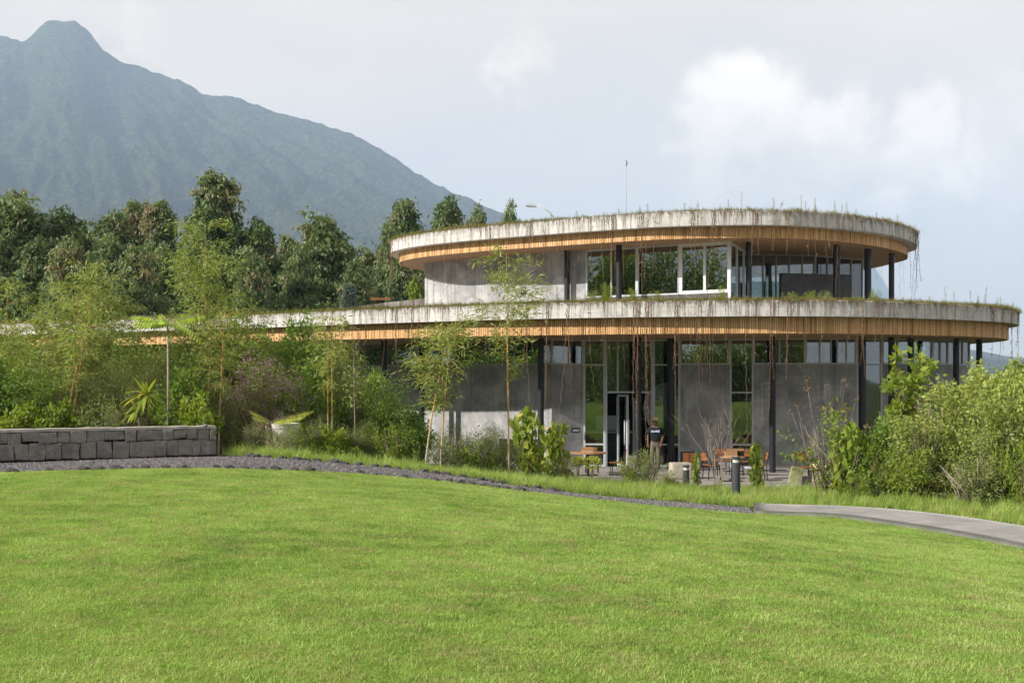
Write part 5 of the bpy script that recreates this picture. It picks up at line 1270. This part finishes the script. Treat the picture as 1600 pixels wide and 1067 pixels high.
LOWV = [(430, 525, 0), (462, 530, 0), (505, 535, 0), (553, 575, 1), (575, 565, 1), (604, 588, 1), (620, 582, 2), (645, 585, 2), (655, 572, 1), (690, 540, 0), (722, 550, 0), (760, 560, 1), (793, 610, 2), (823, 628, 2), (855, 640, 2), (886, 655, 2),
        (897, 570, 0), (920, 602, 1), (946, 565, 1), (951, 585, 0), (973, 583, 0), (990, 640, 2), (996, 690, 2), (1009, 705, 2), (1014, 600, 1), (1055, 635, 2), (1058, 590, 1), (1080, 568, 0), (1087, 612, 1), (1091, 590, 1), (1103, 570, 0), (1108, 602, 1), (1114, 590, 0), (1133, 572, 0),
        (1164, 690, 1), (1176, 560, 1), (1203, 640, 2), (1229, 594, 2), (1233, 570, 0), (1258, 560, 0), (1281, 545, 1), (1303, 540, 0), (1323, 548, 0), (1346, 590, 2), (1365, 560, 1), (1378, 600, 1), (1402, 560, 0), (1430, 545, 1), (1462, 550, 0), (1490, 550, 1), (1520, 556, 0), (1550, 560, 2), (1565, 570, 2), (1578, 585, 2), (1588, 575, 2), (1593, 590, 2)]
LOWV += [(px + R.uniform(-7, 7), R.uniform(505, 548), R.choice((0, 0, 1))) for px in range(560, 1560, 27)]
vines(low, LZ1, LOWV, 'lower roof', ((560, 'left of the window columns'), (740, 'above the twin bamboo'), (900, 'over the sunlit grey wall'), (1062, 'before the entrance glass'), (1150, 'right of the entrance glass'), (1240, 'beside the narrow window'), (1400, 'over the right-hand grey wall'), (1545, 'above the right shrubs'), (9999, 'at the far right tip')), 1000)
UPV = [(611.5, 472, 2), (614, 450, 2), (618, 430, 1), (631, 450, 1), (636, 440, 1), (655, 415, 0), (673, 436, 1), (684, 428, 0), (696, 456, 1), (716, 462, 1), (736, 432, 1), (752, 420, 0), (766, 432, 2), (780, 425, 1), (795, 442, 1), (809, 420, 1), (829, 432, 2), (851, 462, 1), (872, 440, 1), (880, 420, 0), (889, 425, 0), (923, 448, 1), (940, 462, 1), (956, 464, 2), (962, 440, 1), (974, 448, 1), (996, 440, 1), (1003, 462, 2), (1010, 440, 1), (1022, 432, 1), (1047, 430, 0),
       (1080, 425, 2), (1086, 452, 1), (1096, 415, 0), (1112, 458, 2), (1127, 430, 1), (1135, 412, 0), (1146, 400, 0), (1175, 412, 2), (1184, 400, 1), (1206, 395, 0), (1231, 398, 2), (1261, 402, 1), (1288, 402, 2), (1308, 462, 1), (1316, 404, 2), (1330, 410, 1), (1345, 425, 1), (1362, 440, 0), (1376, 440, 0), (1392, 450, 0), (1402, 462, 0), (1410, 448, 0), (1420, 455, 1), (1428, 470, 2), (1432, 475, 2), (1435, 460, 2)]
UPV += [(px + R.uniform(-7, 7), R.uniform(375, 415), R.choice((0, 0, 1))) for px in range(640, 1400, 30)]
vines(upp, UZ1, UPV, 'upper roof', ((640, 'at the left tip'), (900, 'over the upper grey wall'), (1060, 'before the dark upper windows'), (1150, 'before the white-framed upper windows'), (1340, 'above the dark screen wall'), (9999, 'at the right tip')), 3000)
# matted roots clinging to the concrete (uncountable)
def roots(out, z0, z1, name, label, seed):
    r = random.Random(seed); L = np.concatenate([[0], np.cumsum(np.linalg.norm(np.diff(np.concatenate([out, out[:1]]), axis=0), axis=1))]); cl = np.concatenate([out, out[:1]]); nn = normals2(out); cn = np.concatenate([nn, nn[:1]]); g = G(); s = 0
    while s < L[-1]:
        x = np.interp(s, L, cl[:, 0]); y = np.interp(s, L, cl[:, 1]); nx = np.interp(s, L, cn[:, 0]); ny = np.interp(s, L, cn[:, 1]); dens = .15 + .85 * (mnoise.noise(Vector((s * .35, seed, 0))) > -.05)
        if ny < .35 and r.random() < dens:
            h = (z1 - z0) * min(2.3, r.expovariate(1 / .45)); w_ = r.uniform(.003, .008); o = .012; tx, ty = -ny, nx; j = r.gauss(0, .03)
            pts = [(x + nx * -.05, y + ny * -.05, z1 + .05), (x + nx * o, y + ny * o, z1 + .03), (x + nx * o + tx * j, y + ny * o + ty * j, z1 - h * .5), (x + nx * o + tx * j * .5, y + ny * o + ty * j * .5, z1 - h)]
            g.tube(pts, [w_, w_, w_ * .8, w_ * .4], 3, cap=False)
        s += r.uniform(.03, .16)
    tag(g.build(name, M['vine_root']), label, 'roots', kind='stuff')
roots(low, LZ0, LZ1, 'lower_roof_roots', 'fine dry roots matted over the lower concrete roof edge', 3); roots(upp, UZ0, UZ1, 'upper_roof_roots', 'fine dry roots matted over the upper concrete roof edge', 4)
# grass on the roofs
RT = [tuft('roof_tuft', 90 + i, 22, h, .09, .010, M['roof_blade'], .8, 3) for i, h in enumerate((.12, .17, .22))]
def ring_me(out, z, w_, dens):
    a = out; b = inset(out, w_); n = len(out); V = np.concatenate([np.column_stack([a, np.full(n, z)]), np.column_stack([b, np.full(n, z)])]); i = np.arange(n); q = np.stack([i, (i + 1) % n, n + (i + 1) % n, n + i], -1); me = mesh_np('emitter', V, q); at = me.attributes.new('dens', 'FLOAT', 'POINT'); at.data.foreach_set('value', np.array([dens(p) for p in V], np.float32)); return me
scatter('upper_roof_grass', ring_me(upp, UZ1 + .0, .8, lambda p: (1.6 if p[0] < 1.5 else .8) if p[1] < 47 else .2), RT, 130, .4, 1.15, 3, 'yellowish grass growing along the upper roof edge', 'grass', .3, 'dens')
scatter('lower_roof_grass', ring_me(low, LZ1 + .0, 1.1, lambda p: 1.0 if p[1] < 50 else .2), RT, 140, .4, 1.2, 4, 'yellowish grass growing along the lower roof edge', 'grass', .3, 'dens')
def stalks(out, z, lst, label, group, seed):
    r = random.Random(seed)
    for k, (px, h, dy) in enumerate(sorted(lst)):
        p = edge_at(out, px)
        if p is None: continue
        hh = h * p[1] / F + .1; t = empty('weed_stalk', (p[0], p[1] + .35 + dy, z - .1), r.uniform(0, 6), ORD[k] + ' ' + label, 'weed', group); g = G(); l = r.gauss(0, .06); g.tube([(0, 0, 0), (l * .4, 0, hh * .6), (l, 0, hh)], [.008, .006, .003], 4); g.build('stem', M['bare_twig'], t)
        rr = np.random.default_rng(seed + int(px)); n = 34; zz2 = rr.uniform(.55, 1.0, n); V, Fq = leaf_quads(np.stack([l * zz2 + rr.normal(size=n) * .018, rr.normal(size=n) * .018, hh * zz2], 1), rr.normal(size=(n, 3)) + np.array([0, 0, .8]), .04, .35, rr); obj('seed_head', mesh_np('seed_head', V, Fq, rr.random(n)), M['olive_leaf'], t)
stalks(upp, UZ1, [(k, h, R.uniform(0, .5)) for k, h in ((718, 14), (838, 10), (862, 12), (878, 9), (905, 15), (915, 9), (970, 18), (1006, 17), (1015, 20), (1072, 18), (1083, 12), (1092, 20), (1143, 22), (1166, 36), (1217, 26), (1222, 18), (1258, 30), (1268, 24), (1282, 30), (1285, 18), (1311, 26), (1323, 22), (1329, 26), (1349, 18), (1378, 16), (1411, 22), (1416, 14))], 'thin weed stalk from the left standing on the upper roof', 'weed stalks on the upper roof', 5)
stalks(low, LZ1, [(k, h, R.uniform(0, .4)) for k, h in ((1228, 14), (1245, 18), (1270, 16), (1290, 14), (1462, 14), (1487, 30), (1498, 22), (1530, 28), (1536, 18), (1548, 32), (1551, 20), (1566, 18), (1575, 22), (1588, 14))], 'thin weed stalk from the left standing on the lower roof', 'weed stalks on the lower roof', 6)
for k, (px, ty, wd, key) in enumerate(((925, 448, 30, 'weeds2'), (945, 440, 36, 'weeds'), (985, 446, 26, 'weeds'), (1025, 448, 26, 'weeds2'), (1125, 444, 22, 'weeds'), (1235, 452, 26, 'weeds'), (1270, 450, 30, 'weeds'), (1290, 448, 26, 'weeds2'), (1365, 448, 26, 'weeds'))):
    shrub(px, 36.2, ty + 6, wd, key, 'weed clump on the lower roof %s' % ('below the first dark pane', 'before the black upper column', 'below the middle dark pane', 'below the white-framed pane edge', 'inside the white-framed windows', 'left before the dark screen wall', 'middle before the dark screen wall', 'right before the dark screen wall', 'between the right upper columns')[k], name='roof_weed', cat='plant', z=5.28)
# ------------------------------------------------------------------ furniture on the terrace
def chair(px, d, rz, label, wood='rust_wood', back_h=.84, z=0.0, w_=.44):
    """steel-framed cafe chair: seat boards, back board, four legs, back posts; faces -Y at rz = 0"""
    t = empty('cafe_chair', ((px - 800) / F * d, d, z), rz, label, 'chair', 'terrace chairs'); h = w_ / 2
    for i in range(4): g = G(); g.box((0, -h + .055 + i * .11, .455), (w_, .095, .022), 0, R.uniform(.3, .7)); g.build('seat_slat', M[wood], t)
    for sx in (-1, 1):
        g = G(); g.bar((sx * (h - .02), -h + .03, 0), (sx * (h - .03), -h + .06, .44), .024); g.build('leg', M['black_steel'], t)
        g = G(); g.bar((sx * (h - .02), h - .01, 0), (sx * (h - .03), h - .04, .44), .024); g.build('leg', M['black_steel'], t)
        g = G(); g.bar((sx * (h - .03), h - .04, .44), (sx * (h - .03), h + .05, back_h), .024); g.build('back_post', M['black_steel'], t)
    for k in range(2): g = G(); g.box((0, h + .025 + k * .015, back_h - .20 + k * .125), (w_ - .06, .02, .11), 0, R.uniform(.3, .7)); g.build('back_slat', M[wood], t)
    g = G(); g.bar((-h + .03, h - .03, .435), (h - .03, h - .03, .435), .022); g.bar((-h + .03, -h + .05, .435), (h - .03, -h + .05, .435), .022); g.bar((-h + .03, h + .05, back_h), (h - .03, h + .05, back_h), .022); g.build('frame_rail', M['black_steel'], t)['kind'] = 'stuff'
    return t
def table(px, d, dia, label, k=28, h=.75, square=None):
    t = empty('terrace_table', ((px - 800) / F * d, d, 0), 0, label, 'table'); g = G()
    if square: g.box((0, 0, h - .02), (square[0], square[1], .04), 0, .6)
    else: g.lathe([(dia / 2 - .01, h - .04), (dia / 2, h - .035), (dia / 2, h - .005), (dia / 2 - .01, h)], k=k, tint=.6)
    g.build('tabletop', M['table_wood'], t)
    g = G(); g.tube([(0, 0, .03), (0, 0, h - .04)], .035, 10); g.build('post', M['black_steel'], t)
    g = G()
    for a in (0, math.pi / 2): g.bar((-.32 * math.cos(a), -.32 * math.sin(a), .02 + .001 * a), (.32 * math.cos(a), .32 * math.sin(a), .02 + .001 * a), .06, .03)
    g.build('foot_cross', M['black_steel'], t)
def caddy(px, d, z, label):
    t = empty('menu_box', ((px - 800) / F * d, d, z), 0, label, 'box'); g = G()
    g.box((0, 0, .011), (.36, .16, .02), 0, .7); g.build('base', M['pale_wood'], t)
    for y in (-.07, .07): g = G(); g.box((0, y, .087), (.36, .018, .13), 0, .6); g.build('side', M['table_wood'], t)
    for x in (-.17, .17): g = G(); g.box((x, 0, .080), (.018, .12, .115), 0, .6); g.build('end', M['table_wood'], t)
table(919, 36.0, 1.16, 'round wooden terrace table left of the entrance door'); caddy(918, 36.05, .752, 'small wooden box on the round table by the door')
table(1144, 33.9, .74, 'small round wooden table behind the near bollard'); caddy(1142, 33.95, .752, 'small wooden box on the small table behind the bollard')
table(1146, 37.6, 1.0, 'long wooden table against the narrow window', square=(1.25, .7))
chair(876, 35.9, math.pi / 2 , 'dark framed chair at the left of the round table'); chair(925, 37.1, 0, 'chair behind the round table by the window'); chair(964, 35.6, -math.pi / 2 - .25, 'rusty-seated chair right of the round table near the door')
chair(1112, 34.6, math.pi / 2 + .3, 'chair left of the small table behind the bare shrub'); chair(1171, 36.0, math.pi - .1, 'chair with a bright rust-brown back near the narrow window', back_h=.88); chair(1186, 34.8, -math.pi / 2, 'dark chair right of the small table behind the leafy climber'); chair(1128, 36.4, .1, 'dark chair before the long table')
chair(1258, 33.6, .2, 'chair with a rust-brown back beside the leaning slab', back_h=.88)
# wooden cabinet
t = empty('planter_cabinet', ((1076 - 800) / F * 38.3, 38.3, 0), 0, 'brown slatted wooden cabinet against the wall right of the entrance', 'cabinet')
g = G(); g.box((0, 0, .31), (.50, .36, .62)); g.build('carcass', M['black_steel'], t)
for sx in (-.115, .115): g = G(); g.box((sx, -.19, .31), (.20, .02, .56), 0, .35); g.build('door_panel', M['rust_wood'], t)
# pale stone block seat
def block(name, px, d, size, label, mat_, rz=0.0, bev=.06, z=0.0):
    g = G(); g.box((0, 0, size[2] / 2), size, 0); o = g.build(name, M[mat_], None, ((px - 800) / F * d, d, z), bevel=bev); o.rotation_euler = (0, 0, rz); return tag(o, label, 'stone')
block('stone_block', 1063, 34.9, (.64, .5, .50), 'pale rounded concrete block seat before the cabinet', 'pale_stone', .1)
# wooden lounge chair
t = empty('lounge_chair', ((1281 - 800) / F * 33.9, 33.9, 0), -.15, 'low pale wooden lounge chair with a dark frame', 'chair')
g = G(); g.box((0, .26, .40), (.50, .03, .24), 0, .7, M=Matrix.Rotation(-.25, 3, 'X')); g.build('backrest', M['pale_wood'], t)
g = G(); g.box((0, -.02, .20), (.50, .50, .035), 0, .6); g.build('seat', M['pale_wood'], t)
g = G(); g.box((0, -.27, .06), (.52, .05, .05), 0, .6); g.build('front_rail', M['pale_wood'], t)
for sx in (-1, 1):
    g = G(); g.box((sx * .285, 0, .36), (.05, .56, .03), 0, .6); g.build('armrest', M['pale_wood'], t)
    for y in (-.25, .25): g = G(); g.bar((sx * .285, y, 0), (sx * .285, y, .345), .04); g.build('leg', M['black_steel'], t)
chair(1304, 34.8, .1, 'pale wooden chair behind the lounge chair', 'pale_wood', .70)
# leaning slab on its plate, grey plinth stone, flat stones
q = P(1240, 757, 32.6); t = empty('leaning_slab', (q.x, 32.6, 0), 0, 'mossy pale stone slab leaning beside the rust-backed chair', 'stone'); g = G(); g.box((0.05, 0, .27), (.34, .09, .54), 0, .5, M=Matrix.Rotation(.22, 3, 'Y') @ Matrix.Rotation(.12, 3, 'X')); g.build('slab', M['mossy_stone'], t, bevel=.015); g = G(); g.box((-.16, -.12, .02), (.66, .34, .04)); g.build('foot_plate', M['pale_stone'], t)
block('plinth_stone', 1258, 32.9, (.26, .22, .26), 'short grey stone block under the rust-backed chair', 'grey_stone', .1, .02)
block('flat_stone', 1345, 31.0, (.55, .4, .10), 'flat grey stone at the right end of the terrace', 'grey_stone', .2, .02, -.03)
block('flat_stone', 1232, 31.4, (1.3, .5, .10), 'long flat kerb stone at the terrace front edge', 'grey_stone', .05, .02, -.06)
block('boulder', 1318, 31.6, (.5, .4, .28), 'brown lumpy stone beside the dry mound', 'grey_stone', .5, .1, -.03)
# stump-like post and plank by the door
g = G(); g.box((0, 0, .24), (.26, .26, .48)); o = g.build('stone_pedestal', M['grey_stone'], None, ((989 - 800) / F * 38.2, 38.2, 0), bevel=.02); tag(o, 'rough brownish pedestal beside the open door', 'pedestal')
# bollard lights
def bollard(px, d, H, z, label, r=.105):
    t = empty('bollard_light', ((px - 800) / F * d, d, z), 0, label, 'bollard', 'bollard lights'); g = G(); g.lathe([(r, -.06), (r, H - .14)], k=20); g.build('post', M['bollard_paint'], t); g = G(); g.lathe([(r * .8, H - .138), (r * .8, H - .062)], k=20); g.build('lens', M['lamp_lens'], t); g = G(); g.lathe([(r * 1.02, H - .06), (r * 1.02, H - .01), (r * .97, H)], k=20); g.build('cap', M['bollard_paint'], t)
x_ = (1150 - 800) / F * 28.0; bollard(1150, 28.0, .99, gz(x_, 28.0), 'tall dark grey bollard light in the rough grass')
bollard(1072, 32.2, .62, 0, 'short dark bollard light before the pale stone block', .095)
# street lamp and mast behind the roof
d_ = 62.0; q = P(866, 346, d_); h_ = P(830, 320, d_); t = empty('street_lamp', (q.x + .3, d_, -.06), 0, 'street lamp with a curved arm peeping over the upper roof', 'lamp')
g = G(); b = q.x + .3; g.tube([(0, 0, 0), (.0, 0, q.z - .7), (-.12, 0, q.z + .0), (-.55, 0, q.z + .55), (h_.x + .35 - b, 0, h_.z + .06)], [.09, .06, .045, .04, .035], 8); g.build('pole', M['galvanised'], t)
g = G(); g.box((h_.x - b, 0, h_.z + .03), (.62, .24, .12), 0, .5, taper=.6, M=Matrix.Rotation(.12, 3, 'Y')); g.build('lamp_head', M['galvanised'], t); g = G(); g.box((h_.x - b - .03, 0, h_.z - .045), (.42, .18, .03)); g.build('lens', M['lamp_lens'], t)
d_ = 43.0; q = P(978, 335, d_); tp = P(978, 250, d_); t = empty('antenna_mast', (q.x, d_, UZ1 - .12), 0, 'thin antenna mast standing on the upper roof', 'antenna'); g = G(); g.tube([(0, 0, 0), (0, 0, tp.z - UZ1 + .12)], [.022, .012], 6); g.build('mast', M['galvanised'], t); g = G(); g.tube([(0, 0, tp.z - UZ1 - .12), (.05, 0, tp.z - UZ1 - .02), (.0, 0, tp.z - UZ1 + .1)], .018, 6); g.build('tip', M['black_steel'], t)

# ------------------------------------------------------------------ the person by the entrance
def skin_mesh(name, verts, edges, radii, mat_, parent, root=0, sub=2):
    me = bpy.data.meshes.new(name); me.from_pydata(verts, edges, []); o = bpy.data.objects.new(name, me); link(o, parent)
    sm = o.modifiers.new('skin', 'SKIN'); sm.use_smooth_shade = True
    for i, r in enumerate(radii):
        sv = me.skin_vertices[0].data[i]; sv.radius = r if hasattr(r, '__len__') else (r, r); sv.use_root = (i == root)
    s = o.modifiers.new('sub', 'SUBSURF'); s.levels = sub; s.render_levels = sub
    dg = bpy.context.evaluated_depsgraph_get(); ev = o.evaluated_get(dg); m2 = bpy.data.meshes.new_from_object(ev); o.modifiers.clear(); o.data = m2; m2.materials.clear(); m2.materials.append(mat_); return o
def chain(vs, es, rs, pts, rad, start=None):
    prev = start
    for p, r in zip(pts, rad):
        vs.append(p); rs.append(r); i = len(vs) - 1
        if prev is not None: es.append((prev, i))
        prev = i
    return prev
pr = empty('person', ((1024 - 800) / F * 38.55, 38.55, 0), -.18, 'person in a yellow cap, black printed T-shirt and khaki trousers by the entrance', 'person')
vs, es, rs = [], [], []
pel = chain(vs, es, rs, [(0, 0, .93)], [(.15, .11)])
sp = chain(vs, es, rs, [(0, .01, 1.08), (0, .0, 1.25), (0, .01, 1.40)], [(.145, .10), (.165, .115), (.12, .09)], pel)
nk = chain(vs, es, rs, [(0, -.0, 1.475), (-.005, -.02, 1.53), (-.012, -.03, 1.60), (-.012, -.022, 1.665), (-.012, -.015, 1.71)], [(.055, .055), (.062, .068), (.075, .088), (.074, .088), (.045, .055)], sp)
def arm(s, elbow, wrist, hand_dir):
    e = chain(vs, es, rs, [(s * .185, .01, 1.395), elbow, wrist], [.058, .042, .029], sp); w_ = Vector(wrist); hd = Vector(hand_dir).normalized(); side = hd.cross(Vector((0, -1, 0))).normalized()
    pm = chain(vs, es, rs, [tuple(w_ + hd * .07)], [(.036, .020)], e)
    for k, L in ((-1.5, .062), (-.5, .078), (.5, .082), (1.5, .070)):
        b = w_ + hd * .085 + side * (k * .018); chain(vs, es, rs, [tuple(b), tuple(b + hd * L * .5 + Vector((0, -.006, 0))), tuple(b + hd * L + Vector((0, -.022, 0)))], [.010, .009, .007], pm)
    tb = w_ + hd * .035 - side * (.03 * s); chain(vs, es, rs, [tuple(tb), tuple(tb + hd * .05 - side * (.025 * s) + Vector((0, -.01, 0)))], [.011, .008], pm)
arm(-1, (-.255, .03, 1.13), (-.245, -.04, .905), (.05, -.1, -1)); arm(1, (.265, .03, 1.13), (.205, -.12, .93), (-.25, -.25, -1))
for s in (-1, 1): chain(vs, es, rs, [(s * .085, 0, .86), (s * .10, -.015 if s < 0 else .0, .49), (s * .105, .015, .10), (s * .11, -.03, .045), (s * .12, -.13, .035)], [(.082, .088), (.058, .06), (.042, .045), (.042, .05), (.036, .03)], pel)
skin_mesh('body', vs, es, rs, M['skin'], pr)
vs, es, rs = [], [], []; p0 = chain(vs, es, rs, [(0, 0, .86)], [(.185, .142)]); s1 = chain(vs, es, rs, [(0, .01, 1.08), (0, 0, 1.26), (0, .01, 1.40), (0, .005, 1.455)], [(.168, .125), (.188, .138), (.150, .112), (.075, .072)], p0)
for s in (-1, 1): chain(vs, es, rs, [(s * .19, .01, 1.385), (s * .235, .025, 1.24), (s * .25, .03, 1.17)], [.078, .070, .068], 2)
skin_mesh('shirt', vs, es, rs, M['shirt_black'], pr)
# printed lettering block across the chest, an illegible pale word
g = G(); rr = random.Random(4)
for i in range(7):
    x = -.125 + i * .042; hgt = rr.choice((.055, .075, .09)); z0_ = 1.285 + rr.uniform(-.01, .012); y0 = -.150 - .006 + .45 * x * x; g.box((x, y0, z0_ + hgt * .2), (.034, .012, hgt), -x * .9)
g.box((0, -.158, 1.288), (.26, .010, .022)); g.build('shirt_lettering', M['shirt_print'], pr)['kind'] = 'stuff'
vs, es, rs = [], [], []; p0 = chain(vs, es, rs, [(0, .005, 1.00), (0, .005, .92)], [(.150, .115), (.160, .125)])
for s in (-1, 1): chain(vs, es, rs, [(s * .090, 0, .82), (s * .102, -.012 if s < 0 else .003, .49), (s * .106, .012, .12), (s * .107, .008, .055)], [(.098, .108), (.075, .078), (.064, .066), (.066, .07)], p0)
skin_mesh('trousers', vs, es, rs, M['khaki_cloth'], pr)
for s in (-1, 1):
    vs, es, rs = [], [], []; chain(vs, es, rs, [(s * .11, .04, .05), (s * .112, -.05, .05), (s * .122, -.15, .038)], [(.05, .05), (.052, .045), (.040, .032)]); skin_mesh('shoe', vs, es, rs, M['shoe'], pr)
cp = G(); k = 18; cp.lathe([(.098, 1.665), (.099, 1.70), (.088, 1.745), (.055, 1.772), (.012, 1.782)], (-.012, -.018, 0), k); capo = cp.build('cap', M['cap_cloth'], pr); capo.data.polygons.foreach_set('use_smooth', np.ones(len(capo.data.polygons), bool))
br = G(); vs_ = []
for i in range(9): a = math.pi + math.pi * i / 8; vs_ += [(-.012 + .092 * math.cos(a), -.02 + .085 * math.sin(a), 1.672), (-.03 + .10 * math.cos(a), -.04 + .165 * math.sin(a), 1.652)]
br.poly(vs_ + [(v[0], v[1], v[2] + .012) for v in vs_], [(2 * i, 2 * i + 1, 2 * i + 3, 2 * i + 2) for i in range(8)] + [(18 + 2 * i + 2, 18 + 2 * i + 3, 18 + 2 * i + 1, 18 + 2 * i) for i in range(8)]); br.build('brim', M['cap_cloth'], capo)
fc = G(); fc.box((-.014, -.122, 1.60), (.026, .034, .045), 0, taper=.5)
for s in (-1, 1): fc.box((-.012 + s * .082, -.02, 1.61), (.018, .045, .06))
fc.box((-.014, -.108, 1.555), (.05, .02, .014)); fo = fc.build('facial_features', M['skin'], pr); fo['kind'] = 'stuff'
for s in (-1, 1): g = G(); g.box((-.014 + s * .031, -.106, 1.628), (.02, .012, .010)); g.build('eye', M['shoe'], pr)
# ------------------------------------------------------------------ haze: one even box of air round everything
g = G(); g.box((0, 1600, 665), (16000, 15600, 1400))
hz, t = mat('haze_air')
pv = t.add('ShaderNodeVolumePrincipled', {'Color': (0.49, 0.64, 0.87), 'Density': 1.65e-4, 'Anisotropy': 0.0})
ou = t.add('ShaderNodeOutputMaterial'); t.l.new(pv.outputs[0], ou.inputs['Volume'])
ho = g.build('haze', hz); tag(ho, 'pale blue haze in the air', kind='stuff')
